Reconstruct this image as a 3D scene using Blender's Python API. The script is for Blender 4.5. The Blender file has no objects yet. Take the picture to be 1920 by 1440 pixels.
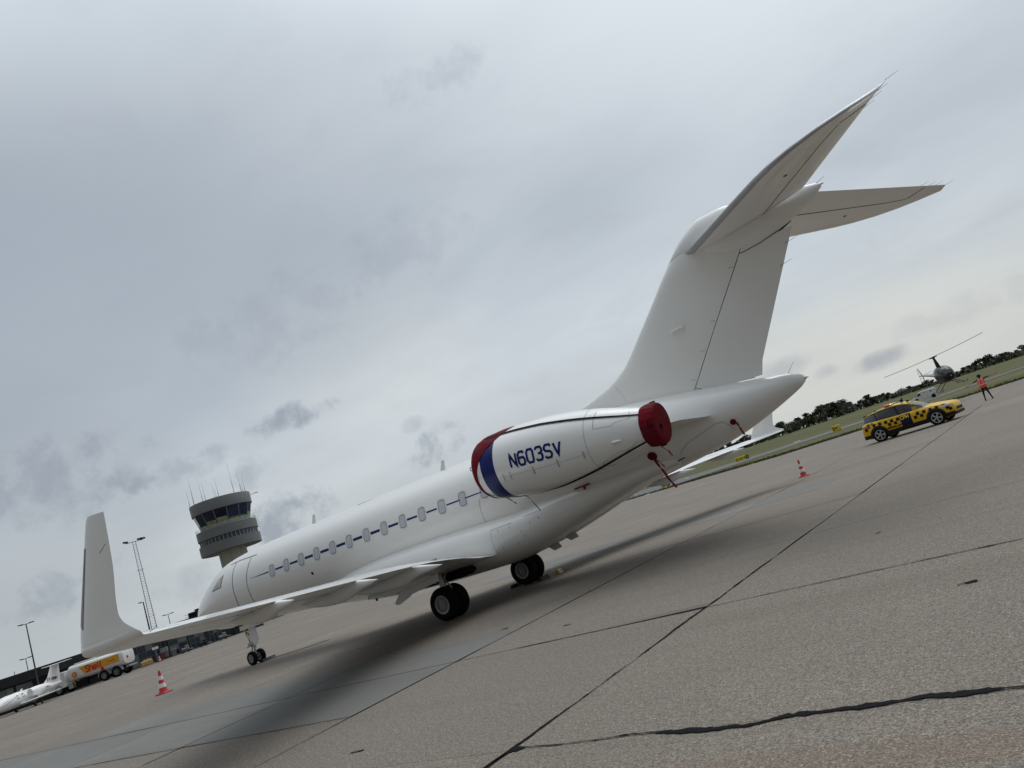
import bpy, math, random
import numpy as np
from mathutils import Vector, Matrix
random.seed(7)
R = math.radians
scene = bpy.context.scene
C = scene.collection

# ---------------------------------------------------------------- camera
cam_d = bpy.data.cameras.new('camera'); cam = bpy.data.objects.new('camera', cam_d); C.objects.link(cam)
CAMP = Vector((-15.4226, 19.0438, 1.9558))
yaw, pitch, roll = R(-56.96394), R(9.80934), R(-18.50936)
_f = Vector((math.cos(yaw)*math.cos(pitch), math.sin(yaw)*math.cos(pitch), math.sin(pitch)))
_r = Vector((math.sin(yaw), -math.cos(yaw), 0)); _u = _r.cross(_f)
_r2 = _r*math.cos(roll) + _u*math.sin(roll); _u2 = -_r*math.sin(roll) + _u*math.cos(roll)
cam.matrix_world = Matrix(((_r2.x, _u2.x, -_f.x, CAMP.x), (_r2.y, _u2.y, -_f.y, CAMP.y), (_r2.z, _u2.z, -_f.z, CAMP.z), (0, 0, 0, 1)))
cam_d.sensor_width = 36; cam_d.lens = 1450.27/1920*36
cam_d.clip_start = .1; cam_d.clip_end = 6000
scene.camera = cam

# ---------------------------------------------------------------- colour management
scene.view_settings.view_transform = 'Standard'; scene.view_settings.look = 'None'
scene.view_settings.exposure = 0; scene.view_settings.gamma = 1
scene.view_settings.use_curve_mapping = False

# ---------------------------------------------------------------- world: overcast sky
SUN_EL, SUN_AZ = 62, -110          # degrees, azimuth from +X towards +Y
world = bpy.data.worlds.new('World'); scene.world = world; world.use_nodes = True
def N(nt, typ, **kw):
    n = nt.nodes.new(typ)
    for k, v in kw.items():
        if k.startswith('i_'): n.inputs[k[2:].replace('_', ' ')].default_value = v
        else: setattr(n, k, v)
    return n
def math_n(nt, op, a, b=None, clamp=False):
    n = nt.nodes.new('ShaderNodeMath'); n.operation = op; n.use_clamp = clamp
    for i, v in enumerate((a, b)):
        if v is None: continue
        if isinstance(v, (int, float)): n.inputs[i].default_value = v
        else: nt.links.new(v, n.inputs[i])
    return n.outputs[0]
def maprange(nt, v, a, b, c, d, smooth=True):
    n = nt.nodes.new('ShaderNodeMapRange'); n.interpolation_type = 'SMOOTHSTEP' if smooth else 'LINEAR'
    nt.links.new(v, n.inputs[0])
    for i, x in enumerate((a, b, c, d)): n.inputs[i+1].default_value = x
    return n.outputs[0]
def mixc(nt, fac, a, b, mode='MIX'):
    n = nt.nodes.new('ShaderNodeMix'); n.data_type = 'RGBA'; n.blend_type = mode
    for s, v in ((n.inputs[0], fac), (n.inputs[6], a), (n.inputs[7], b)):
        if isinstance(v, (int, float)): s.default_value = v
        elif isinstance(v, tuple): s.default_value = (*v, 1) if len(v) == 3 else v
        else: nt.links.new(v, s)
    return n.outputs[2]
def dirv(az, el): return Vector((math.cos(R(el))*math.cos(R(az)), math.cos(R(el))*math.sin(R(az)), math.sin(R(el))))
def build_world():
    nt = world.node_tree; nt.nodes.clear(); L = nt.links.new
    out = N(nt, 'ShaderNodeOutputWorld'); bg = N(nt, 'ShaderNodeBackground'); bg2 = N(nt, 'ShaderNodeBackground'); mix = N(nt, 'ShaderNodeMixShader')
    sky = N(nt, 'ShaderNodeTexSky'); sky.sky_type = 'NISHITA'; sky.sun_disc = False
    sky.sun_elevation = R(SUN_EL); sky.sun_rotation = R(90-SUN_AZ); sky.dust_density = 3; sky.air_density = 1
    L(sky.outputs[0], bg.inputs[0]); bg.inputs[1].default_value = .08
    tc = N(nt, 'ShaderNodeTexCoord'); D = tc.outputs['Generated']
    sep = N(nt, 'ShaderNodeSeparateXYZ'); L(D, sep.inputs[0]); z = sep.outputs[2]
    zz = math_n(nt, 'ADD', math_n(nt, 'MAXIMUM', z, 0.0), .16)
    comb = N(nt, 'ShaderNodeCombineXYZ')
    L(math_n(nt, 'DIVIDE', sep.outputs[0], zz), comb.inputs[0]); L(math_n(nt, 'DIVIDE', sep.outputs[1], zz), comb.inputs[1])
    P = comb.outputs[0]
    def noise(src, scale, detail, rough, loc=(0, 0, 0), rot=0, sc=(1, 1, 1), dist=0):
        mp = N(nt, 'ShaderNodeMapping'); L(src, mp.inputs[0]); mp.inputs[1].default_value = loc; mp.inputs[2].default_value = (0, 0, R(rot)); mp.inputs[3].default_value = sc
        n = N(nt, 'ShaderNodeTexNoise'); L(mp.outputs[0], n.inputs[0]); n.inputs['Scale'].default_value = scale
        n.inputs['Detail'].default_value = detail; n.inputs['Roughness'].default_value = rough; n.inputs['Distortion'].default_value = dist
        return n.outputs[0]
    big = noise(P, .5, 3, .42, (3.1, 1.7, 0), 20, (1, 1.5, 1))
    mid = noise(P, 1.7, 4, .48, (0, 5, 0), 30, (1, 1.5, 1), .2)
    fine = noise(D, 9, 6, .6, (9, 2, 0), 20, (1, 1, 2.2), .3)
    # layered stratus: brightness factor
    b = math_n(nt, 'ADD', math_n(nt, 'MULTIPLY', maprange(nt, big, .25, .75, 0, 1), .62), math_n(nt, 'MULTIPLY', maprange(nt, mid, .2, .8, 0, 1), .38))
    col = mixc(nt, b, (.44, .495, .55), (.645, .70, .745))
    wisp = maprange(nt, fine, .50, .78, 0, .22)
    col = mixc(nt, wisp, col, (.40, .43, .48))
    # paler, creamier layer towards the horizon on the right and centre
    def lobe(az, el, raz, rel, soft0=1.0, soft1=.0, warp=None, tilt=0):
        c = dirv(az, el); t1 = Vector((-math.sin(R(az)), math.cos(R(az)), 0)); t2 = c.cross(t1)*-1
        if t2.z < 0: t2 = -t2
        a, b_ = t1*math.cos(R(tilt)) + t2*math.sin(R(tilt)), -t1*math.sin(R(tilt)) + t2*math.cos(R(tilt))
        def dot(v, k):
            n = N(nt, 'ShaderNodeVectorMath', operation='DOT_PRODUCT'); L(D, n.inputs[0]); n.inputs[1].default_value = v
            return n.outputs['Value']
        u = math_n(nt, 'DIVIDE', dot(a, 0), math.sin(R(raz))); v = math_n(nt, 'DIVIDE', math_n(nt, 'SUBTRACT', dot(b_, 0), b_.dot(c)), math.sin(R(rel)))
        q = math_n(nt, 'ADD', math_n(nt, 'MULTIPLY', u, u), math_n(nt, 'MULTIPLY', v, v))
        if warp is not None: q = math_n(nt, 'ADD', q, warp)
        m = maprange(nt, q, soft0, soft1, 0, 1)
        front = N(nt, 'ShaderNodeVectorMath', operation='DOT_PRODUCT'); L(D, front.inputs[0]); front.inputs[1].default_value = c
        return math_n(nt, 'MULTIPLY', m, math_n(nt, 'GREATER_THAN', front.outputs['Value'], .3))
    hz = maprange(nt, z, .0, .26, 1, 0)
    col = mixc(nt, math_n(nt, 'MULTIPLY', hz, .5), col, (.58, .61, .60))
    col = mixc(nt, math_n(nt, 'MULTIPLY', lobe(-80, 3, 20, 6), .5), col, (.70, .69, .62))
    col = mixc(nt, math_n(nt, 'MULTIPLY', lobe(-47, 15, 11, 7, tilt=8), .35), col, (.66, .69, .68))
    col = mixc(nt, math_n(nt, 'MULTIPLY', lobe(-98, 48, 42, 34), .9), col, (.86, .92, .98))
    col = mixc(nt, math_n(nt, 'MULTIPLY', lobe(-25, 24, 34, 15), .62), col, (.32, .37, .44))
    col = mixc(nt, math_n(nt, 'MULTIPLY', lobe(-20, 9, 16, 12), .45), col, (.33, .37, .41))
    # ragged scraps of low cloud
    w3 = noise(D, 26, 6, .62, (1, 2, 3)); warp = math_n(nt, 'MULTIPLY', math_n(nt, 'SUBTRACT', w3, .5), 7.5)
    warpS = math_n(nt, 'MULTIPLY', math_n(nt, 'SUBTRACT', noise(D, 60, 5, .6, (4, 2, 8)), .5), 1.6)
    for az, el, ra, re_, k, wp, tl in ((-40.7, 12.1, 2.6, .8, .85, warp, -6), (-50.3, 7.3, 2.1, 1.1, .85, warp, -25), (-33.2, 10.7, 2.6, 1.1, .5, warp, 0),
                                (-25.2, 11.8, 4.6, 2.4, .72, warp, 0), (-29.4, 11.2, 1.4, 1.2, .42, warp, 0), (-24.0, 4.9, 2.9, 1.1, .75, warp, -10), (-38.4, 5.2, 3.2, 1.8, .85, warp, -14),
                                (-31.7, 3.0, 2.6, 1.1, .35, warp, -8), (-75.4, 4.3, 2.0, .85, .62, warpS, -4), (-78.2, 3.1, .8, .45, .5, warpS, 0), (-37.0, 9.0, 1.2, 1.0, .45, warp, -30), (-59.6, 32, 3.6, 1.5, .3, warp, 0),
                                (-81.75, 2.62, 1.75, .62, .95, warpS, -3), (-88.3, 3.9, 5, .9, .18, warp, 0), (-52, 22, 5, 2.2, .25, warp, -5), (-49, 9.2, .9, .5, .35, warp, 0), (-41, 19, 6, 2.4, .3, warp, -12)):
        col = mixc(nt, math_n(nt, 'MULTIPLY', lobe(az, el, ra, re_, 1.7, -.9, wp, tl), k), col, (.30, .34, .395))
    # unseen cloud deck brightened overhead and dimmed behind the camera to light the jet
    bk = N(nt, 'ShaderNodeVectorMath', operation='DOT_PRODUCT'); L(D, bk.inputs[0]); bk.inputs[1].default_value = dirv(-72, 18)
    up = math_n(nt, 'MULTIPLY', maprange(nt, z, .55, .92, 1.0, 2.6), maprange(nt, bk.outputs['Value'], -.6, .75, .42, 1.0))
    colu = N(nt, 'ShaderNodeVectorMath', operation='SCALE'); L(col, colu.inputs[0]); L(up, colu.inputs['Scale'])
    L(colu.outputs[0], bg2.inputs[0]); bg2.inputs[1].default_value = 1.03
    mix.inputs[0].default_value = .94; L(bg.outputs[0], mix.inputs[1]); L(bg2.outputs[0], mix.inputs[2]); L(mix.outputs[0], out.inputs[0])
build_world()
sun_d = bpy.data.lights.new('sun', 'SUN'); sun = bpy.data.objects.new('sun', sun_d); C.objects.link(sun)
sun_d.energy = .9; sun_d.angle = R(42); sun_d.color = (1, .97, .93)
sun.rotation_euler = (-dirv(SUN_AZ, SUN_EL)).to_track_quat('-Z', 'Y').to_euler()

# ---------------------------------------------------------------- materials
def mat(name, col=(.5, .5, .5), rough=.5, metal=0, coat=0, noise=0, nscale=5, bump=0, bscale=20, spec=.5, emit=None, alpha=1, trans=0):
    m = bpy.data.materials.new(name); m.use_nodes = True; nt = m.node_tree; b = nt.nodes['Principled BSDF']
    b.inputs['Base Color'].default_value = (*col, 1); b.inputs['Roughness'].default_value = rough; b.inputs['Metallic'].default_value = metal
    b.inputs['Coat Weight'].default_value = coat; b.inputs['Coat Roughness'].default_value = .04; b.inputs['Specular IOR Level'].default_value = spec
    if trans: b.inputs['Transmission Weight'].default_value = trans
    if emit: b.inputs['Emission Color'].default_value = (*emit[:3], 1); b.inputs['Emission Strength'].default_value = emit[3]
    tc = None
    if noise or bump:
        tc = N(nt, 'ShaderNodeTexCoord')
    if noise:
        n = N(nt, 'ShaderNodeTexNoise'); nt.links.new(tc.outputs['Object'], n.inputs[0]); n.inputs['Scale'].default_value = nscale; n.inputs['Detail'].default_value = 6
        f = maprange(nt, n.outputs[0], .3, .7, 1-noise, 1+noise)
        v = N(nt, 'ShaderNodeVectorMath', operation='SCALE'); v.inputs[0].default_value = col; nt.links.new(f, v.inputs['Scale']); nt.links.new(v.outputs[0], b.inputs['Base Color'])
        nt.links.new(maprange(nt, n.outputs[0], .3, .7, max(.02, rough*.85), min(1, rough*1.2)), b.inputs['Roughness'])
    if bump:
        n = N(nt, 'ShaderNodeTexNoise'); nt.links.new(tc.outputs['Object'], n.inputs[0]); n.inputs['Scale'].default_value = bscale; n.inputs['Detail'].default_value = 4
        bm = N(nt, 'ShaderNodeBump'); bm.inputs['Strength'].default_value = bump; bm.inputs['Distance'].default_value = .02
        nt.links.new(n.outputs[0], bm.inputs['Height']); nt.links.new(bm.outputs[0], b.inputs['Normal'])
    return m
M = dict(
    white=mat('white_aircraft_paint', (.79, .78, .755), .20, coat=.25),
    white2=mat('white_paint', (.76, .76, .75), .35, coat=.2, noise=.04, nscale=3),
    lead=mat('grey_leading_edge', (.40, .40, .41), .22, metal=.25),
    blue=mat('dark_blue_paint', (.006, .015, .12), .3, spec=.2),
    navy=mat('navy_paint', (.006, .008, .035), .35, noise=.05, spec=.2),
    red=mat('red_cover_fabric', (.13, .004, .010), .9, noise=.16, nscale=3, bump=.6, bscale=9, spec=.2),
    redp=mat('red_ribbon', (.20, .008, .014), .7, noise=.1, nscale=8),
    black=mat('black_webbing', (.004, .004, .005), .8, noise=.2, nscale=20, spec=.15),
    seam=mat('panel_seam', (.16, .155, .15), .6, noise=.1),
    seamd=mat('dark_seam', (.035, .033, .03), .7, noise=.1),
    rubber=mat('tyre_rubber', (.007, .007, .0075), .8, noise=.25, nscale=12, bump=.3, bscale=60, spec=.15),
    rim=mat('wheel_metal', (.36, .36, .36), .4, metal=.4, noise=.12, nscale=15),
    steel=mat('gear_metal', (.45, .45, .45), .35, metal=.4, noise=.1, nscale=12),
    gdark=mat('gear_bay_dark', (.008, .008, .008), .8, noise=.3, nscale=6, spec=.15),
    chrome=mat('chrome', (.8, .8, .8), .12, metal=1, noise=.03),
    winp=mat('window_blind', (.50, .51, .55), .18, coat=.6, noise=.05, nscale=4),
    winf=mat('window_frame_paint', (.68, .68, .68), .3, coat=.3, noise=.03),
    shade=mat('cockpit_sun_shade', (.42, .38, .28), .4, coat=.5, noise=.3, nscale=9),
    glassd=mat('dark_glass', (.012, .016, .022), .06, spec=.8, noise=.2, nscale=2),
    glassb=mat('blue_tinted_glass', (.018, .032, .05), .12, spec=.5, noise=.4, nscale=.6),
    yellow=mat('yellow_car_paint', (.62, .37, .004), .35, coat=.08, noise=.03, nscale=3, spec=.35),
    signy=mat('yellow_sign_face', (.70, .50, .02), .5, noise=.05),
    bblack=mat('black_gloss_paint', (.006, .006, .007), .4, noise=.1, spec=.2),
    plast=mat('black_plastic', (.012, .012, .013), .6, noise=.15, nscale=8, spec=.25),
    orange=mat('orange_beacon', (.7, .13, .01), .3, noise=.1),
    tail_light=mat('tail_light', (.22, .01, .015), .2, coat=.4, noise=.1),
    head_light=mat('headlamp_glass', (.4, .42, .45), .1, spec=.8, noise=.2, nscale=20),
    hivis=mat('hi_vis_orange_red', (.80, .07, .045), .6, noise=.1, nscale=14, emit=(.8, .05, .03, .0)),
    reflect=mat('reflective_band', (.55, .55, .52), .4, noise=.1, nscale=20),
    skin=mat('skin', (.45, .25, .17), .5, noise=.06),
    cloth=mat('black_cloth', (.012, .012, .014), .85, noise=.3, nscale=10, bump=.4, bscale=18),
    wood=mat('wooden_wand', (.42, .27, .13), .6, noise=.1),
    wand=mat('orange_wand', (.62, .07, .03), .5, noise=.1),
    conered=mat('cone_red', (.42, .012, .014), .5, noise=.12, nscale=9),
    conewht=mat('cone_white', (.72, .72, .70), .5, noise=.12, nscale=12),
    heli=mat('dark_helicopter_paint', (.010, .010, .011), .35, noise=.3, nscale=2, spec=.25),
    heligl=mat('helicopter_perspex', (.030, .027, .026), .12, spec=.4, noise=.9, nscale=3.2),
    tower=mat('grey_tower_cladding', (.15, .155, .155), .6, noise=.06, nscale=.7),
    concw=mat('pale_concrete_shaft', (.44, .42, .37), .8, noise=.07, nscale=.8),
    mull=mat('pale_mullion', (.36, .36, .34), .5, noise=.05),
    rail=mat('pale_railing', (.5, .5, .48), .5, noise=.05),
    cabin=mat('cab_pale_band', (.26, .25, .14), .5, noise=.35, nscale=1.2),
    cabg=mat('cab_green_band', (.13, .26, .17), .4, noise=.2, nscale=1.5),
    cabb=mat('cab_blue_glass', (.012, .022, .06), .12, spec=.35, noise=.5, nscale=.5),
    galv=mat('galvanised_steel', (.33, .34, .34), .5, metal=.3, noise=.1, nscale=3),
    pole=mat('dark_lamp_pole', (.03, .032, .034), .5, noise=.1),
    roofb=mat('black_roof_fascia', (.006, .006, .007), .6, noise=.2, nscale=1),
    facade=mat('dark_grey_facade', (.014, .017, .021), .5, noise=.25, nscale=1),
    dframe=mat('door_frame_grey', (.12, .135, .14), .45, noise=.1, nscale=2),
    dpanel=mat('door_panel_grey', (.16, .18, .19), .45, noise=.1, nscale=2),
    paleglass=mat('pale_hall_glass', (.25, .32, .31), .15, noise=.35, nscale=.5),
    truckw=mat('tanker_white', (.66, .66, .64), .3, coat=.3, noise=.05),
    shelly=mat('tanker_yellow', (.62, .30, .006), .4, noise=.04),
    shellr=mat('tanker_red', (.50, .015, .01), .4, noise=.04),
    crate=mat('ochre_pallet_load', (.38, .25, .10), .7, noise=.3, nscale=4),
    bark=mat('bark', (.07, .055, .04), .9, noise=.3, nscale=6),
    tar=mat('joint_tar', (.008, .008, .009), .9, noise=.3, nscale=30, spec=.08),
    gasket=mat('window_gasket', (.09, .09, .09), .6, noise=.1),
    asph=mat('taxiway_asphalt', (.10, .10, .10), .9, noise=.15, nscale=.5),
    white_line=mat('white_marking', (.5, .5, .48), .7, noise=.2, nscale=2),
    chockm=mat('chock_rubber', (.02, .02, .02), .7, noise=.2),
    yelp=mat('yellow_paint', (.55, .42, .03), .5, noise=.1),
)

# ---------------------------------------------------------------- helpers
def smooth(me, ang=35):
    me.polygons.foreach_set('use_smooth', [True]*len(me.polygons))
    try: me.set_sharp_from_angle(angle=R(ang))
    except Exception: pass
class MB:
    def __init__(s): s.v = []; s.f = []
    def add(s, vs, fs):
        o = len(s.v); s.v += [tuple(p) for p in vs]; s.f += [tuple(i+o for i in f) for f in fs]; return s
    def box(s, x0, x1, y0, y1, z0, z1):
        if x0 > x1: x0, x1 = x1, x0
        if y0 > y1: y0, y1 = y1, y0
        if z0 > z1: z0, z1 = z1, z0
        return s.add([(x0, y0, z0), (x1, y0, z0), (x1, y1, z0), (x0, y1, z0), (x0, y0, z1), (x1, y0, z1), (x1, y1, z1), (x0, y1, z1)],
              [(3, 2, 1, 0), (4, 5, 6, 7), (0, 1, 5, 4), (1, 2, 6, 5), (2, 3, 7, 6), (3, 0, 4, 7)])
    def bbox(s, c, size, bev=.02, rz=0, ry=0):
        """bevelled box: chamfered all round"""
        hx, hy, hz = [k/2 for k in size]; b = min(bev, hx*.9, hy*.9, hz*.9)
        ring = lambda ax, ay, z: [(-ax+b, -ay, z), (ax-b, -ay, z), (ax, -ay+b, z), (ax, ay-b, z), (ax-b, ay, z), (-ax+b, ay, z), (-ax, ay-b, z), (-ax, -ay+b, z)]
        rings = [ring(hx-b, hy-b, -hz) if hx > 2*b and hy > 2*b else ring(hx, hy, -hz), ring(hx, hy, -hz+b), ring(hx, hy, hz-b), ring(hx-b, hy-b, hz) if hx > 2*b and hy > 2*b else ring(hx, hy, hz)]
        m = Matrix.Translation(c) @ Matrix.Rotation(rz, 4, 'Z') @ Matrix.Rotation(ry, 4, 'Y')
        return s.loft([[m @ Vector(p) for p in r] for r in rings])
    def loft(s, rings, cap0=True, cap1=True, closed=True):
        n = len(rings[0]); vs = [tuple(p) for r in rings for p in r]; fs = []
        for i in range(len(rings)-1):
            for j in range(n if closed else n-1):
                k = (j+1) % n
                fs.append((i*n+j, i*n+k, (i+1)*n+k, (i+1)*n+j))
        if cap0: fs.append(tuple(range(n-1, -1, -1)))
        if cap1: fs.append(tuple(range((len(rings)-1)*n, len(rings)*n)))
        return s.add(vs, fs)
    def frame(s, d):
        d = Vector(d).normalized(); a = Vector((0, 0, 1)) if abs(d.z) < .9 else Vector((1, 0, 0))
        u = d.cross(a).normalized(); return d, u, d.cross(u)
    def tube(s, p0, p1, r0, r1=None, n=10):
        p0, p1 = Vector(p0), Vector(p1); r1 = r0 if r1 is None else r1; d, u, w = s.frame(p1-p0)
        return s.loft([[p + (u*math.cos(2*math.pi*k/n) + w*math.sin(2*math.pi*k/n))*r for k in range(n)] for p, r in ((p0, r0), (p1, r1))])
    def path(s, pts, r, n=8):
        for a, b in zip(pts[:-1], pts[1:]): s.tube(a, b, r, r, n)
        return s
    def lathe(s, prof, o=(0, 0, 0), ax=(0, 1, 0), n=32, a0=0, a1=2*math.pi, caps=True):
        """prof: (distance along axis, radius)"""
        o = Vector(o); d, u, w = s.frame(ax); full = abs(a1-a0-2*math.pi) < 1e-6; m = n if full else n+1; rings = []
        for t, r in prof: rings.append([o + d*t + (u*math.cos(a0+(a1-a0)*k/n) + w*math.sin(a0+(a1-a0)*k/n))*r for k in range(m)])
        return s.loft(rings, caps and prof[0][1] > 1e-4, caps and prof[-1][1] > 1e-4, full)
    def prism(s, poly, h0, h1, axis='z'):
        """polygon of 2D points extruded along an axis"""
        def P(a, b, h): return {'z': (a, b, h), 'y': (a, h, b), 'x': (h, a, b)}[axis]
        n = len(poly); vs = [P(a, b, h0) for a, b in poly] + [P(a, b, h1) for a, b in poly]
        return s.add(vs, [tuple(range(n-1, -1, -1)), tuple(range(n, 2*n))] + [(i, (i+1) % n, (i+1) % n+n, i+n) for i in range(n)])
    def xf(s, m):
        s.v = [tuple(m @ Vector(p)) for p in s.v]; return s
    def mesh(s, name, m=None, ang=35):
        me = bpy.data.meshes.new(name); me.from_pydata(s.v, [], s.f); me.validate()
        import bmesh
        bm = bmesh.new(); bm.from_mesh(me); bmesh.ops.remove_doubles(bm, verts=bm.verts, dist=1e-5); bmesh.ops.recalc_face_normals(bm, faces=bm.faces); bm.to_mesh(me); bm.free()
        if ang: smooth(me, ang)
        if m: me.materials.append(M[m] if isinstance(m, str) else m)
        return me
    def build(s, name, m, parent=None, ang=35, label=None):
        return link(name, s.mesh(name, m, ang), parent, label)
def link(name, me, parent=None, label=None):
    o = bpy.data.objects.new(name, me); C.objects.link(o)
    if parent: o.parent = parent
    if label: o['label'] = label
    return o
def tag(o, label=None, cat=None, group=None, kind=None):
    for k, v in (('label', label), ('category', cat), ('group', group), ('kind', kind)):
        if v: o[k] = v
    return o
def thing(name, label, cat, loc=(0, 0, 0), rz=0, group=None):
    o = bpy.data.objects.new(name, None); o.empty_display_size = .2; C.objects.link(o); o.location = loc; o.rotation_euler = (0, 0, rz)
    return tag(o, label, cat, group)
def copy_tree(o, loc=None, rz=None, label=None):
    def cp(a, par):
        c = a.copy(); C.objects.link(c)
        if par: c.parent = par
        for ch in [x for x in bpy.data.objects if x.parent == a]: cp(ch, c)
        return c
    c = cp(o, None)
    if loc is not None: c.location = loc
    if rz is not None: c.rotation_euler = (0, 0, rz)
    if label: c['label'] = label
    return c
def pchip(xs, ys, x):
    xs = list(xs); ys = list(ys)
    if xs[0] > xs[-1]: xs, ys = xs[::-1], ys[::-1]
    n = len(xs); h = [xs[i+1]-xs[i] for i in range(n-1)]; d = [(ys[i+1]-ys[i])/h[i] for i in range(n-1)]
    m = [0.0]*n
    for i in range(1, n-1):
        if d[i-1]*d[i] > 0:
            w1 = 2*h[i]+h[i-1]; w2 = h[i]+2*h[i-1]; m[i] = (w1+w2)/(w1/d[i-1]+w2/d[i])
    m[0], m[-1] = d[0], d[-1]
    x = min(max(x, xs[0]), xs[-1]); i = 0
    while i < n-2 and x > xs[i+1]: i += 1
    t = (x-xs[i])/h[i]
    return (2*t**3-3*t**2+1)*ys[i]+(t**3-2*t**2+t)*h[i]*m[i]+(-2*t**3+3*t**2)*ys[i+1]+(t**3-t**2)*h[i]*m[i+1]
# stroke lettering: each glyph is a list of polylines in a 0..1 (wide) by 0..1 (high) box
GL = {
 'N': [[(0, 0), (0, 1), (1, 0), (1, 1)]], '6': [[(.95, .85), (.8, 1), (.2, 1), (0, .82), (0, .18), (.2, 0), (.8, 0), (1, .18), (1, .40), (.82, .56), (.12, .56)]],
 '0': [[(.2, 0), (0, .18), (0, .82), (.2, 1), (.8, 1), (1, .82), (1, .18), (.8, 0), (.2, 0)]],
 '3': [[(0, .84), (.2, 1), (.8, 1), (1, .82), (1, .66), (.82, .52), (.4, .52)], [(.82, .52), (1, .38), (1, .18), (.8, 0), (.2, 0), (0, .16)]],
 'S': [[(1, .84), (.8, 1), (.2, 1), (0, .82), (0, .68), (.18, .54), (.82, .46), (1, .32), (1, .18), (.8, 0), (.2, 0), (0, .16)]],
 'V': [[(0, 1), (.5, 0), (1, 1)]], 'C': [[(1, .82), (.8, 1), (.2, 1), (0, .8), (0, .2), (.2, 0), (.8, 0), (1, .18)]],
 'P': [[(0, 0), (0, 1), (.8, 1), (1, .85), (1, .6), (.8, .45), (.1, .45)]], 'H': [[(0, 0), (0, 1)], [(1, 0), (1, 1)], [(.08, .5), (.92, .5)]],
 'M': [[(0, 0), (0, 1), (.5, .35), (1, 1), (1, 0)]], 'A': [[(0, 0), (.5, 1), (1, 0)], [(.22, .32), (.78, .32)]], 'R': [[(0, 0), (0, 1), (.8, 1), (1, .85), (1, .62), (.8, .48), (.1, .48)], [(.5, .48), (1, 0)]],
 'L': [[(0, 1), (0, 0), (1, 0)]], 'E': [[(1, 1), (0, 1), (0, 0), (1, 0)], [(.08, .5), (.8, .5)]], 'T': [[(0, 1), (1, 1)], [(.5, .94), (.5, 0)]], '7': [[(0, 1), (1, 1), (.4, 0)]],
 '-': [[(.1, .48), (.9, .48)]], 'D': [[(0, 0), (0, 1), (.7, 1), (1, .75), (1, .25), (.7, 0), (0, 0)]], 'G': [[(1, .84), (.8, 1), (.2, 1), (0, .8), (0, .2), (.2, 0), (.8, 0), (1, .2), (1, .45), (.6, .45)]],
 'O': [[(.2, 0), (0, .2), (0, .8), (.2, 1), (.8, 1), (1, .8), (1, .2), (.8, 0), (.2, 0)]], '1': [[(.25, .8), (.55, 1), (.55, 0)]], '>': [[(.0, .5), (1, .5)], [(.55, .85), (1, .5), (.55, .15)]],
 'h': [[(0, 1), (0, 0)], [(0, .5), (.25, .66), (.8, .66), (1, .5), (1, 0)]], 'e': [[(.08, .34), (1, .34), (1, .52), (.8, .66), (.2, .66), (0, .5), (0, .16), (.2, 0), (.95, 0)]], 'l': [[(.5, 1), (.5, 0)]],
 'Z': [[(0, 1), (1, 1), (0, 0), (1, 0)]], 'F': [[(1, 1), (0, 1), (0, 0)], [(.08, .5), (.8, .5)]], 'I': [[(.5, 1), (.5, 0)]], ' ': [], '2': [[(0, .84), (.2, 1), (.8, 1), (1, .8), (1, .6), (0, 0), (1, 0)]], '5': [[(1, 1), (.05, 1), (0, .56), (.8, .58), (1, .42), (1, .16), (.8, 0), (0, 0)]],
}
def ribbon(mb, pts, w, f, maxseg=.15):
    """mitred ribbon of width w along a 2D polyline; f maps (u, v) to a 3D point"""
    P = [Vector(p) for p in pts]; Q = []
    for a, b in zip(P[:-1], P[1:]):
        k = max(1, int((b-a).length/maxseg+.999))
        Q += [a+(b-a)*(i/k) for i in range(k)]
    Q.append(P[-1]); closed = (P[0]-P[-1]).length < 1e-6; L_, R_ = [], []
    for i, q in enumerate(Q):
        d0 = (q-Q[i-1]).normalized() if i else ((Q[-1]-Q[-2]).normalized() if closed else None)
        d1 = (Q[i+1]-q).normalized() if i < len(Q)-1 else ((Q[1]-Q[0]).normalized() if closed else None)
        d0 = d0 or d1; d1 = d1 or d0
        n0, n1 = Vector((-d0.y, d0.x)), Vector((-d1.y, d1.x)); nn = (n0+n1)
        nn = nn.normalized() if nn.length > 1e-3 else n0
        k = w/2/max(.45, nn.dot(n0)); L_.append(q+nn*k); R_.append(q-nn*k)
    vs = [f(p.x, p.y) for p in L_] + [f(p.x, p.y) for p in R_]; n = len(Q)
    mb.add(vs, [(i, i+1, i+1+n, i+n) for i in range(n-1)])
class Letters:
    """one mesh per glyph"""
    def __init__(s): s.g = []
    def build(s, name, m, parent=None, ang=None): return [g.build(name, m, parent, ang) for g in s.g][-1]
def lettering(text, u0, v0, h, f, wr=.62, gap=.24, sw=.17, slant=0, maxseg=.15):
    """text on a surface; f(u, v, lift)"""
    out = Letters(); u = u0; k = 0
    for ch in text:
        wd = .25*h if ch in 'lI1' else wr*h; mb = MB()
        for st in GL[ch]:
            k += 1; e = .0006*(k % 3)
            ribbon(mb, [(u+p[0]*wd+slant*p[1]*h, v0+p[1]*h) for p in st], sw*h, lambda a, b, e=e: f(a, b, e), maxseg)
        if mb.v: out.g.append(mb)
        u += wd+gap*h
    return out
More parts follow.
